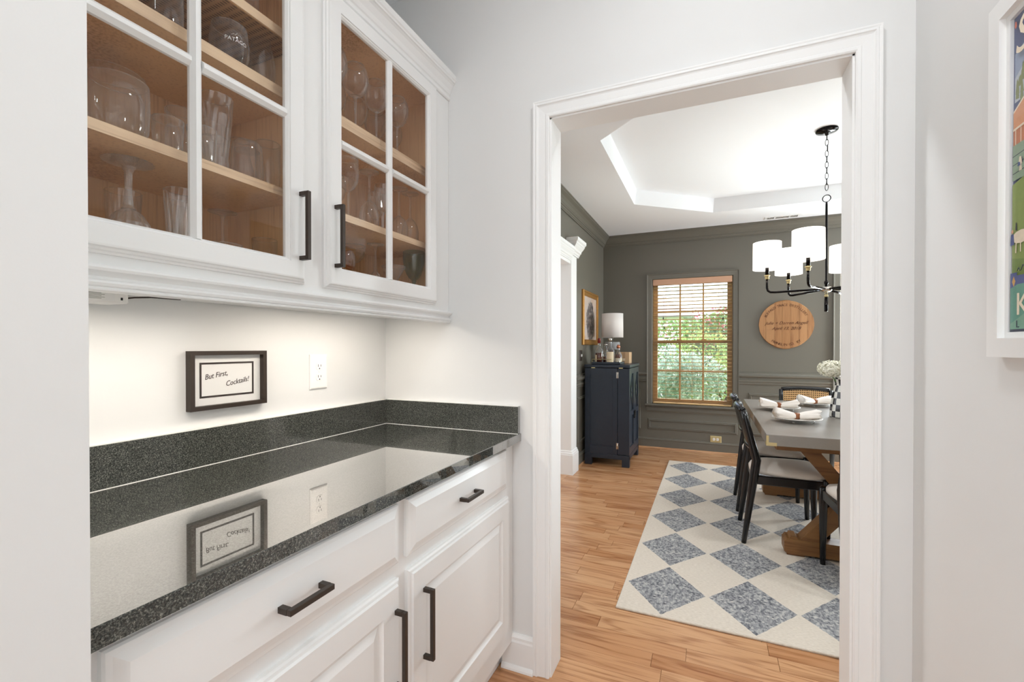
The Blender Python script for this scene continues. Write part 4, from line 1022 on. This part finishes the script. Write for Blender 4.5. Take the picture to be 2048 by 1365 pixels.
vz = thing('flower_vase', 'black and white checked ceramic vase on the dining table', 'vase', (.852, 3.80, TT))
b = MB(); b.lathe([(0, .002), (.086, .0), (.092, .010), (.0905, .030), (.084, .090), (.072, .165), (.060, .215), (.056, .232), (.060, .245), (.066, .270), (.068, .2745), (.064, .2745), (.056, .246), (.052, .232), (.050, .20)], seg=12, smooth=False, uvscale=1)
b.build('vessel', vase_m, vz)
rr = random.Random(3)
def flower_head(name, label, c, r_, n=900):
    t = thing(name, label, 'flower', c, 0, 'white hydrangea heads in the vase')
    b = MB(); b.lathe([(0, -r_*.60)]+[(r_*.78*cos(a), r_*.62*sin(a)) for a in [(-pi/2+.3)+k*(pi-.6)/8 for k in range(9)]]+[(0, r_*.6)], seg=14); b.build('core', hyd_m, t)
    b = MB()
    for k in range(n):
        u_ = rr.uniform(-1, 1); a = rr.uniform(0, 2*pi); s_ = sqrt(1-u_*u_); d_ = Vector((s_*cos(a), s_*sin(a), u_)); p0 = Vector((d_.x*r_, d_.y*r_, d_.z*r_*.72))*rr.uniform(.82, 1.02)
        x_ = d_.orthogonal().normalized(); x_.rotate(Matrix.Rotation(rr.uniform(0, 6.28), 3, d_)); y_ = d_.cross(x_); q = rr.uniform(.006, .010)
        b.add([p0-x_*q+d_*.002, p0-y_*q*.8, p0+x_*q+d_*.003, p0+y_*q*.8], [(0, 1, 2, 3)])
    po = b.build('petals', hyd_m, t); po['kind'] = 'stuff'
    b = MB(); b.tube([(0, 0, -r_*.5), ((.852-c[0])*.8, (3.80-c[1])*.8, .9-c[2]+.05)], .003, 5); b.build('stem', leaf_m, t)
flower_head('hydrangea', 'white hydrangea head leaning left over the vase rim', (.765, 3.775, 1.098), .080)
flower_head('hydrangea', 'white hydrangea head in the middle of the vase', (.870, 3.745, 1.115), .080)
flower_head('hydrangea', 'white hydrangea head at the back right of the vase', (.905, 3.87, 1.110), .080, 500)

# ------------------------------------------------------------------ chandelier
CX, CY = .752, 3.86
cl = thing('chandelier', 'black six-arm chandelier with lit white drum shades over the table', 'chandelier', (CX, CY, TZ))
b = MB(); b.lathe([(0, TZ-.0005), (.068, TZ-.0005), (.070, TZ-.006), (.066, TZ-.014), (.030, TZ-.020), (.012, TZ-.024), (.010, TZ-.040), (0, TZ-.040)], (CX, CY, 0), 32); part(b, 'canopy', blackm_m, cl)
zt = TZ-.030; k = 0
while zt-.043 > 2.325:
    b = MB(); pts = []
    for q in range(16):
        a = 2*pi*q/16; w_ = .0095*cos(a); h_ = .0245*sin(a)
        tw = .6 if k == 2 else 0
        pts.append((CX+(w_ if k % 2 else 0)*1.0+(.004 if k == 2 else 0), CY+(0 if k % 2 else w_), zt-.0215+h_))
    b.tube(pts, .0021, 6, closed=True); part(b, 'chain_link', blackm_m, cl); zt -= .0395; k += 1
b = MB(); pts = [(CX+.0245*cos(2*pi*q/24)*.92, CY-.0245*cos(2*pi*q/24)*.4, 2.303+.0245*sin(2*pi*q/24)) for q in range(24)]; b.tube(pts, .003, 8, closed=True); part(b, 'ring', blackm_m, cl)
b = MB(); b.lathe([(0, 2.280), (.006, 2.280), (.0075, 2.262), (.0075, 1.720), (.013, 1.716), (.013, 1.700), (.009, 1.690), (.009, 1.672), (0, 1.672)], (CX, CY, 0), 16); part(b, 'rod', blackm_m, cl)
b = MB(); b.lathe([(0, 1.676), (.030, 1.674), (.036, 1.664), (.036, 1.652), (.026, 1.642), (.012, 1.638), (0, 1.636)], (CX, CY, 0), 24); part(b, 'hub', chrome_m, cl)
b = MB(); b.tube([(CX+.008*cos(a), CY-.0035*cos(a), 1.630+.008*sin(a)) for a in [2*pi*q/12 for q in range(12)]], .0018, 6, closed=True)
b.lathe([(0, 1.620), (.011, 1.620), (.0125, 1.612), (.0125, 1.604), (0, 1.604)], (CX, CY, 0), 16); part(b, 'finial_cap', brass_m, cl)
b = MB(); b.lathe([(0, 1.6035), (.0115, 1.6035), (.0115, 1.505), (.009, 1.500), (0, 1.500)], (CX, CY, 0), 16); part(b, 'finial', blackm_m, cl)
cy_, sy_ = cos(radians(23.57)), sin(radians(23.57))
RA = .37
for i, dg in enumerate((97, 158, 220, 279, 340, 38)):
    a = radians(dg); la, de = cos(a), sin(a); ux, uy = la*cy_-de*sy_, la*sy_+de*cy_
    ux, uy = la*cy_ + de*(-sy_), la*sy_ + de*cy_
    def P(r_, z): return (CX+ux*r_, CY+uy*r_, z)
    b = MB(); b.tube([P(.02, 1.660), P(RA-.05, 1.652), P(RA-.022, 1.654), P(RA-.006, 1.665), P(RA, 1.685), P(RA, 1.752)], .0085, 10)
    arm = part(b, 'arm', blackm_m, cl)
    c0 = P(RA, 0)
    MB().lathe([(0, 1.750), (.013, 1.750), (.014, 1.755), (.014, 1.770), (.020, 1.774), (.020, 1.778), (.012, 1.780), (0, 1.780)], c0, 16).build('socket_cup', brass_m, arm)
    MB().lathe([(0, 1.780), (.0125, 1.780), (.0125, 1.860), (0, 1.860)], c0, 14).build('candle_sleeve', blackm_m, arm)
    MB().lathe([(0, 1.860), (.008, 1.862), (.016, 1.885), (.018, 1.905), (.012, 1.925), (0, 1.935)], c0, 12).build('bulb', bulb_m, arm)
    MB().lathe([(.0930, 1.822), (.0950, 1.822), (.0935, 2.020), (.0915, 2.020), (.0930, 1.822)], c0, 36).build('lamp_shade', litshade_m, arm)
    light('chandelier_bulb', 'POINT', P(RA, 1.90), (0, 0, 0), .75, (1, .92, .82), shadow_soft_size=.03)

# ------------------------------------------------------------------ barrel lid with lettering on the far wall
LC = (.7655, 1.4985); LRd = .266; LY = YF-.001
bl = thing('barrel_lid', 'round wooden barrel lid with engraved lettering on the dark wall', 'wall decoration', (LC[0], LY, LC[1]))
cuts = [-1, -.73, -.42, -.13, .16, .47, .76, 1]
for i, (a0, a1) in enumerate(zip(cuts, cuts[1:])):
    x0, x1 = a0*LRd+(.0006 if i else 0), a1*LRd-.0006; pts = []
    up = [(x0+(x1-x0)*k/8) for k in range(9)]
    ext = [.0, .0, .004, .005, .0, -.001, .0][i]
    def yy(x, s_=1): return sqrt(max(0, (LRd+ext)**2-x*x)) if abs(x) < LRd+ext else 0
    pts = [(x, yy(x)) for x in up]+[(x, -yy(x)) for x in up[::-1]]
    pts = [p_ for k, p_ in enumerate(pts) if k == 0 or math.dist(p_, pts[k-1]) > 1e-5]
    if math.dist(pts[0], pts[-1]) < 1e-5: pts = pts[:-1]
    n = len(pts); cxm = (x0+x1)/2
    thick = .020+[0, .0008, .0002, .0010, 0, .0007, .0003][i]
    ring0 = [(LC[0]+x, LY, LC[1]+z) for x, z in pts]
    ring1 = [(LC[0]+x, LY-thick*.62, LC[1]+z) for x, z in pts]
    ring2 = [(LC[0]+x, LY-thick, LC[1]+z*(.965 if z*z+x*x > (.9*LRd)**2 else 1)) for x, z in pts]
    b = MB(); b.add(ring0+ring1+ring2, [list(range(n))]+[[r_*n+k, r_*n+(k+1) % n, (r_+1)*n+(k+1) % n, (r_+1)*n+k] for r_ in (0, 1) for k in range(n)]+[[2*n+k for k in range(n)][::-1]])
    part(b, 'board', lid_wood, bl)
burn = simple('burnt_lettering', rgb(84, 46, 26), .8)
FY = LY-.0215
def arc_text(txt, size, R, a_mid, step, inward):
    out = MB()
    n = len(txt)
    for i, chh in enumerate(txt):
        if chh == ' ': continue
        tb = text_mb(chh, size, 0, .0004)
        if not inward:   # top arc, reading clockwise
            a = a_mid-(i-(n-1)/2)*step; rot = a-pi/2; pos = (R*cos(a), R*sin(a))
        else:
            a = a_mid+(i-(n-1)/2)*step; rot = a+pi/2; pos = (R*cos(a), R*sin(a))
        tb.xf(Matrix.Translation((pos[0], pos[1], 0)) @ Matrix.Rotation(rot, 4, 'Z')); out.add(tb.v, tb.f)
    out.xf(frame_xf((LC[0], FY, LC[1]), (1, 0, 0), (0, 0, 1), (0, -1, 0))); return out
part(arc_text('BUFFALO TRACE DISTILLERY', .038, .205, pi/2+.02, radians(5.5), False), 'lettering', burn, bl)
part(arc_text('FRANKLIN CO. KY', .038, .236, -pi/2, radians(5.1), True), 'lettering', burn, bl)
for txt, sz, z in (('Julie + Darren Angell', .043, 1.500), ('April 13, 2018', .043, 1.440)):
    tb = text_mb(txt, sz, .45, .0004); tb.xf(Matrix.Diagonal((1.1, 1.1, 1, 1))); tb.xf(frame_xf((LC[0], FY, z), (1, 0, 0), (0, 0, 1), (0, -1, 0))); part(tb, 'lettering', burn, bl)

# ------------------------------------------------------------------ ceiling vent
vt = thing('ceiling_vent', 'white ceiling air vent above the dark crown moulding', 'vent', (.70, 5.665, DC))
b = MB(); X0, X1, Y0, Y1 = .535, .865, 5.605, 5.715
b.box(X0, X1, Y0, Y0+.018, DC-.006, DC-.0002); b.box(X0, X1, Y1-.018, Y1, DC-.006, DC-.0002); b.box(X0, X0+.02, Y0+.018, Y1-.018, DC-.006, DC-.0002); b.box(X1-.02, X1, Y0+.018, Y1-.018, DC-.006, DC-.0002)
for x in (.63, .77): b.box(x-.006, x+.006, Y0+.018, Y1-.018, DC-.006, DC-.0002)
part(b, 'frame', trim_m, vt)
b = MB(); b.box(X0+.02, X1-.02, Y0+.018, Y1-.018, DC-.0012, DC-.0003); part(b, 'opening', dark_slot, vt)
fk = None
for x0, x1 in ((.555, .624), (.636, .764), (.776, .845)):
    nsl = int((x1-x0)/.0125)
    for q in range(nsl):
        x = x0+.006+q*.0125; b = MB(); b.add([(x-.004, Y0+.019, DC-.0015), (x+.002, Y0+.019, DC-.0058), (x+.002, Y1-.019, DC-.0058), (x-.004, Y1-.019, DC-.0015), (x-.0028, Y0+.019, DC-.0015), (x+.0032, Y0+.019, DC-.0058), (x+.0032, Y1-.019, DC-.0058), (x-.0028, Y1-.019, DC-.0015)],
                       [(0, 1, 2, 3), (4, 7, 6, 5), (0, 4, 5, 1), (3, 2, 6, 7), (0, 3, 7, 4), (1, 5, 6, 2)]); part(b, 'slat', trim_m, vt)

# ------------------------------------------------------------------ navy bar cabinet and what stands on it
bar = thing('bar_cabinet', 'navy blue bar cabinet with lattice doors against the left wall', 'cabinet', (-1.0, 5.10, 0))
BX0, BX1, BY0, BY1 = -1.232, -.765, 4.775, 5.430
BS = -.888
b = MB(); b.box(BX0, BS, BY0+.010, BY1-.010, .122, 1.026); body = part(b, 'body', navy_m, bar)
for yy, sgn in ((BY0, -1), (BY1, 1)):
    y0, y1 = (BY0, BY0+.010) if sgn < 0 else (BY1-.010, BY1)
    b = MB(); b.box(BX0, BX0+.055, y0, y1, .122, 1.026, ch=.001); b.box(BS-.045, BS, y0, y1, .122, 1.026, ch=.001); b.box(BX0+.055, BS-.045, y0, y1, .955, 1.026); b.box(BX0+.055, BS-.045, y0, y1, .122, .205)
    part(b, 'side_frame', navy_m, bar)
b = MB(); b.box(BX0-.004, BX1+.006, BY0-.008, BY1+.008, 1.032, 1.062, ch=.003); part(b, 'top', navy_m, bar)
b = MB(); b.box(BX0, BX1, BY0-.004, BY1+.004, .075, .121, ch=.002); part(b, 'plinth', navy_m, bar)
for x in (BX0, BX1-.075):
    for y in (BY0-.006, BY1+.006-.06): b = MB(); b.box(x, x+.075, y, y+.06, 0, .118, ch=.002); part(b, 'foot', navy_m, bar)
ym = (BY0+BY1)/2
for y0, y1, hy in ((BY0+.001, ym-.0015, ym-.035), (ym+.0015, BY1-.001, ym+.012)):
    b = MB(); b.box(BS+.004, BX1-.012, y0, y1, .126, 1.024, ch=.0015); dr_ = part(b, 'door', navy_m, bar)
    f_ = MB(); f_.box(BX1-.012, BX1, y0, y0+.045, .126, 1.024); f_.box(BX1-.012, BX1, y1-.045, y1, .126, 1.024)
    for z0, z1 in ((.126, .20), (.520, .575), (.965, 1.024)): f_.box(BX1-.012, BX1, y0+.045, y1-.045, z0, z1)
    f_.build('door_frame', navy_m, dr_)
    l_ = MB(); ya, yb, za, zb = y0+.045, y1-.045, .575, .965
    for p0, p1 in (((ya, za), (yb, zb)), ((ya, zb), (yb, za))):
        d_ = Vector((0, p1[0]-p0[0], p1[1]-p0[1])).normalized(); nrm = Vector((0, -d_.z, d_.y))*.011
        A, B_ = Vector((BX1-.0121, *p0)), Vector((BX1-.0121, *p1)); o_ = Vector((.009, 0, 0))
        q_ = [A-nrm, B_-nrm, B_+nrm, A+nrm]; l_.add(q_+[v+o_ for v in q_], [(0, 1, 2, 3), (7, 6, 5, 4)]+[(k, (k+1) % 4, 4+(k+1) % 4, 4+k) for k in range(4)])
    l_.build('lattice', navy_m, dr_)
    MB().box(BX1, BX1+.012, hy, hy+.022, .475, .555, ch=.002).build('handle', black_m, dr_)
for z in (.955, .215): b = MB(); b.box(BS-.010, BS+.012, BY0-.0025, BY0-.0001, z-.032, z+.032); b.tube([(BS+.002, BY0-.004, z-.034), (BS+.002, BY0-.004, z+.034)], .004, 8); part(b, 'hinge', chrome_m, bar)
for x in (-1.14, -.85): b = MB(); b.box(x-.02, x+.02, BY0-.0085, BY0-.001, 1.024, 1.034); part(b, 'lid_hinge', brass_m, bar)
BT = 1.0625
ty = thing('serving_tray', 'navy serving tray with gold rail holding the liquor bottles', 'tray', (-1.02, 4.97, BT))
TRX0, TRX1, TRY0, TRY1 = -1.165, -.865, 4.805, 5.060
b = MB(); b.box(TRX0, TRX1, TRY0, TRY1, BT, BT+.006)
for q in ((TRX0, TRX0+.008, TRY0, TRY1), (TRX1-.008, TRX1, TRY0, TRY1), (TRX0+.008, TRX1-.008, TRY0, TRY0+.008), (TRX0+.008, TRX1-.008, TRY1-.008, TRY1)): b.box(*q, BT, BT+.026, ch=.001)
part(b, 'tray_body', navy_m, ty)
b = MB(); b.tube([(TRX0+.003, TRY0+.004, BT+.026), (TRX0+.003, TRY0+.004, BT+.054), (-.955, TRY0+.004, BT+.054), (-.955, TRY0+.004, BT+.026)], .0035, 4, smooth=False); part(b, 'rail', brass_m, ty)
TB = BT+.0062
def bottle(name, label, x, y, prof, fill_h, cap=None, capmat=None, lab=None, mat=None, liquid=True, sq=None):
    t = thing(name, label, 'bottle', (x, y, TB), .3, 'liquor bottles on the tray')
    seg = 20 if not sq else sq
    MB().lathe([(0, 0)]+prof, seg=seg, smooth=not sq, phase=pi/4).build('glass_body', mat or ware_m, t)
    if liquid:
        inn = [(max(0, r-.004), min(z, fill_h)) for r, z in prof if z < fill_h]+[(0, fill_h)]
        inn = [(0, .005)]+[(inn[0][0], .005)]+[p_ for p_ in inn if p_[1] > .005]
        r_at = [r for r, z in prof if z <= fill_h][-1]-.004; inn = inn[:-1]+[(r_at, fill_h), (0, fill_h)]
        MB().lathe(inn, seg=seg, smooth=not sq, phase=pi/4).build('liquid', whisky_m, t)
    if cap: MB().lathe(cap, seg=14).build('stopper', capmat, t)
    if lab:
        r_, z0, z1, a0, a1 = lab; vs = []; n = 10
        for k in range(n+1):
            a = a0+(a1-a0)*k/n; vs += [(r_*cos(a), r_*sin(a), z0), (r_*cos(a), r_*sin(a), z1)]
        MB().add(vs, [(2*k, 2*k+2, 2*k+3, 2*k+1) for k in range(n)]).build('label', label_m, t)
    return t
bottle('whisky_bottle', 'square-shouldered dark whisky bottle with red wax top, left on tray', -1.108, 4.90, [(.040, 0), (.044, .004), (.044, .128), (.036, .150), (.018, .172), (.015, .180), (.015, .225)], .118, [(0, .222), (.017, .222), (.018, .262), (.016, .274), (0, .275)], redcap_m, (.0445, .020, .095, -2.9, -2.2))
bottle('liquor_bottle', 'small half-full bottle between the red-topped and clear bottles', -1.055, 4.985, [(.032, 0), (.035, .004), (.035, .110), (.028, .135), (.013, .155), (.013, .195)], .075, [(0, .194), (.022, .194), (.022, .212), (0, .213)], chrome_m)
bottle('liquor_bottle', 'clear bottle with a cream label and glass stopper on the tray', -.985, 4.885, [(.042, 0), (.045, .004), (.045, .135), (.034, .162), (.016, .180), (.015, .240)], .05, [(0, .238), (.018, .238), (.021, .270), (.014, .276), (0, .276)], chrome_m, (.0456, .010, .128, -2.6, -.8), liquid=False)
bottle('bourbon_bottle', 'round amber bourbon bottle at the right of the tray', -.915, 4.98, [(.036, 0), (.040, .006), (.042, .055), (.034, .100), (.016, .125), (.014, .165)], .100, [(0, .164), (.018, .164), (.020, .185), (.012, .205), (0, .206)], copper_m, (.0425, .020, .060, -2.6, -.7))
for x, y, w_ in ((-.895, 4.850, 'left'), (-.888, 4.915, 'right')):
    pass
KN['shot'] = (wall_prof([(.019, 0), (.021, .004), (.025, .055)], .003, .012), crystal_m, 12, False)
o = ware('shot', -.895, 4.862, TB, 'small cut shot glass at the right front corner of the tray'); o.name = 'shot_glass'
bx_ = thing('wooden_box', 'pale wooden box standing beside the tray on the bar cabinet', 'box', (-.87, 5.28, BT))
b = MB(); b.box(-.955, -.835, 5.20, 5.38, BT, BT+.128, ch=.003); part(b, 'case', box_wood, bx_)
b = MB(); b.box(-.915, -.880, 5.1985, 5.200, BT+.030, BT+.058); part(b, 'label', label_m, bx_)
lp = thing('table_lamp', 'table lamp with white drum shade on the navy bar cabinet', 'lamp', (-1.055, 5.255, BT))
LX, LYY = -1.03, 5.235
b = MB(); b.lathe([(0, BT), (.062, BT), (.064, BT+.012), (.030, BT+.020), (.024, BT+.155), (0, BT+.156)], (LX, LYY, 0), 24); part(b, 'copper_foot', copper_m, lp)
b = MB(); b.lathe([(0, 1.2185), (.078, 1.2185), (.084, 1.224), (.084, 1.300), (.078, 1.306), (0, 1.307)], (LX, LYY, 0), 32); part(b, 'base', concretel_m, lp)
b = MB(); b.lathe([(0, 1.306), (.008, 1.306), (.008, 1.45), (0, 1.45)], (LX, LYY, 0), 12); part(b, 'neck', chrome_m, lp)
b = MB(); b.lathe([(.1195, 1.357), (.1215, 1.357), (.1195, 1.630), (.1175, 1.630), (.1195, 1.357)], (LX, LYY, 0), 40)
for k in range(3):
    a = k*2*pi/3; b.tube([(LX, LYY, 1.449), (LX+.118*cos(a), LYY+.118*sin(a), 1.449)], .0015, 4)
part(b, 'lamp_shade', lshade_m, lp)

# painting and light switch on the left dining wall
pt = thing('painting', 'small floral painting in a gilt frame above the bar cabinet', 'painting', (XL, 5.13, 1.27))
GF = [(0, 0), (0, .020), (.006, .024), (.020, .024), (.024, .018), (.050, .014), (.054, .018), (.060, .016), (.060, 0)]
part(MB().sweep(yzrect(XL+.0005, 4.782, 5.480, 1.272, 1.872), GF, (1, 0, 0), closed=True), 'frame', gold_m, pt)
m = N('floral_oil_paint'); m.bsdf(None, .5)
v_ = m.pos(); n1 = m.noise(v_, 9, 4, .6, .6); sx = m.n('SeparateXYZ'); m.l(v_, sx.inputs[0])
dy = m.math('ABSOLUTE', m.math('DIVIDE', m.math('SUBTRACT', sx.outputs[1], 5.13), .20)); dz = m.math('ABSOLUTE', m.math('DIVIDE', m.math('SUBTRACT', sx.outputs[2], 1.54), .24))
dd = m.math('ADD', m.math('ADD', m.math('MULTIPLY', dy, dy), m.math('MULTIPLY', dz, dz)), m.math('MULTIPLY_ADD', n1, 1.6, -.8))
body_ = m.ramp(m.noise(v_, 26, 3, .7, .4), [(.32, rgb(40, 34, 36)), (.48, rgb(92, 82, 82)), (.60, rgb(150, 138, 130)), (.72, rgb(206, 196, 186))])
bk = m.ramp(n1, [(.3, rgb(196, 164, 140)), (.5, rgb(206, 186, 170)), (.7, rgb(180, 178, 186))])
m.l(m.mixc(m.ramp(dd, [(.75, (0, 0, 0, 1)), (.95, (1, 1, 1, 1))]), body_, bk), m.b.inputs['Base Color'])
b = MB(); b.box(XL+.002, XL+.008, 4.840, 5.422, 1.330, 1.814); part(b, 'canvas', m.m, pt)
sw = thing('light_switch', 'bronze light switch plate beside the white pilaster', 'switch', (XL, 4.735, 1.1575))
part(MB().rings((4.68, 4.79, 1.100, 1.215), [(0, 0), (0, .003), (.004, .006), (.008, .0065)], (XL+.0003, 0, 0), (0, 1, 0), (0, 0, 1), (1, 0, 0)), 'cover_plate', bronze_m, sw)
b = MB(); b.box(XL+.0066, XL+.018, 4.728, 4.742, 1.145, 1.172, ch=.001); part(b, 'toggle', plastic_m, sw)

# ------------------------------------------------------------------ garden beyond the windows
m = N('lawn'); m.bsdf(None, .9); f = m.noise(m.pos(), 3, 5, .7); m.l(m.ramp(f, [(.3, rgb(96, 130, 66)), (.7, rgb(150, 176, 104))]), m.b.inputs['Base Color']); lawn_m = m.m
b = MB(); b.box(-14, 16, YF+.16, 30, -.9, -.5); struct(b.build('floor_garden', lawn_m))
def leaf_mat(name, c0, c1):
    m = N(name); b_ = m.bsdf(None, .5); f = m.noise(m.pos(), 14, 3, .6); m.l(m.ramp(f, [(.32, c0), (.68, c1)]), b_.inputs['Base Color'])
    tl = m.n('BsdfTranslucent'); m.l(m.ramp(f, [(.32, c0), (.68, c1)]), tl.inputs[0]); mx = m.n('MixShader'); mx.inputs[0].default_value = .4; m.l(b_.outputs[0], mx.inputs[1]); m.l(tl.outputs[0], mx.inputs[2]); m.l(mx.outputs[0], m.out.inputs[0]); return m.m
lf1 = leaf_mat('shrub_leaves', rgb(88, 122, 66), rgb(160, 186, 112)); lf2 = leaf_mat('hazed_shrub_leaves', rgb(158, 180, 156), rgb(212, 224, 204)); lf3 = leaf_mat('yellow_green_leaves', rgb(130, 156, 72), rgb(196, 210, 130))  # second leaf colours lightened to imitate haze over the lower window view
petal_m = simple('pink_blossom', rgb(226, 110, 130), .7); bark_m = simple('shrub_bark', rgb(98, 80, 64), .9)
gr = random.Random(21)
def shrub(name, label, c, r_, mat, n, q=.045, blossoms=0):
    t = thing(name, label, 'shrub', (c[0], c[1], -.5), 0)
    b = MB()
    blobs = [(gr.uniform(-.6, .6), gr.uniform(-.6, .6), gr.uniform(-.5, .75), gr.uniform(.35, .55)) for _ in range(9)]
    for k in range(n):
        bx0, by0, bz0, br = gr.choice(blobs); u_ = gr.uniform(-1, 1); a = gr.uniform(0, 2*pi); s_ = sqrt(1-u_*u_); rad = br*gr.uniform(.6, 1)
        p0 = Vector(((bx0+s_*cos(a)*rad)*r_[0], (by0+s_*sin(a)*rad)*r_[1], c[2]+.5+(bz0+u_*rad)*r_[2]))
        if p0.z < .02: p0.z = gr.uniform(.03, .2)
        d_ = Vector((gr.uniform(-1, 1), gr.uniform(-1, 1), gr.uniform(-.2, 1))).normalized(); x_ = d_.orthogonal().normalized(); x_.rotate(Matrix.Rotation(gr.uniform(0, 6.28), 3, d_)); y_ = d_.cross(x_); qq = q*gr.uniform(.6, 1.2)
        b.add([p0-x_*qq, p0-y_*qq*.45, p0+x_*qq, p0+y_*qq*.45], [(0, 1, 2, 3)])
    fo_ = b.build('foliage', mat, t); fo_['kind'] = 'stuff'
    b = MB()
    for k in range(6):
        a = gr.uniform(0, 6.28); b.tube([(0.04*cos(a), .04*sin(a), 0), (r_[0]*.3*cos(a), r_[1]*.3*sin(a), (c[2]+.5)*.6), (r_[0]*.55*cos(a), r_[1]*.55*sin(a), c[2]+.5+r_[2]*.3)], [.03, .02, .01], 5)
    b.build('stems', bark_m, t)
    if blossoms:
        b = MB()
        for k in range(blossoms):
            a = gr.uniform(0, 6.28); p0 = Vector((r_[0]*.9*cos(a)*gr.uniform(.2, 1), -r_[1]*.7*gr.uniform(.2, 1), c[2]+.5+r_[2]*gr.uniform(.2, 1.05)))
            for w in range(14):
                e_ = Vector((gr.gauss(0, .05), gr.gauss(0, .04), gr.gauss(0, .05))); d_ = Vector((gr.gauss(0, 1), gr.gauss(0, 1), gr.gauss(0, 1))).normalized(); x_ = d_.orthogonal()*.02; y_ = d_.cross(x_)
                b.add([p0+e_-x_, p0+e_-y_, p0+e_+x_, p0+e_+y_], [(0, 1, 2, 3)])
        bo = b.build('blossoms', petal_m, t); bo['kind'] = 'stuff'
shrub('garden_shrub', 'haze-paled green hedge close outside the lower window sash', (-.30, 7.6, .35), (1.3, .5, .75), lf2, 6000)
shrub('garden_shrub', 'bright leafy bush behind the right lower panes', (.45, 8.6, .75), (1.1, .7, .8), lf3, 5000, .05)
shrub('flowering_shrub', 'green bush with pink blossoms behind the upper window panes', (.35, 10.4, 1.05), (1.7, .9, 1.0), lf1, 7000, .06, 26)
shrub('garden_shrub', 'green shrub at the right beyond the second window', (2.6, 8.8, .6), (1.4, .7, 1.0), lf1, 4500, .055)
shrub('garden_shrub', 'low green shrub at left of the window view', (-1.75, 9.2, .2), (.9, .6, .6), lf1, 2500, .05)
hs = thing('neighbouring_house', 'pale house with grey roof seen through the upper window', 'house', (-3.5, 20, -.5))
siding = simple('pale_siding', rgb(226, 224, 220), .8); roof_m = simple('grey_shingle', rgb(150, 148, 150), .9, tex=.1, scale=5)
b = MB(); b.box(-7.5, -.9, 17, 23, -.5, 2.35)
part(b, 'wall', siding, hs)
b = MB(); b.add([(-7.9, 16.6, 2.3), (-.5, 16.6, 2.3), (-.5, 23.4, 2.3), (-7.9, 23.4, 2.3), (-5.6, 20, 4.1), (-2.8, 20, 4.1)], [(0, 1, 5, 4), (1, 2, 5), (2, 3, 4, 5), (3, 0, 4), (0, 3, 2, 1)]); part(b, 'roof', roof_m, hs)
for x in (-5.5, -2.4):
    b = MB(); b.box(x-.5, x+.5, 16.96, 17.0, .3, 1.7); f_ = part(b, 'window', trim_m, hs)
    MB().box(x-.42, x+.42, 16.94, 16.96, .38, 1.62).build('pane', pane_m, f_)
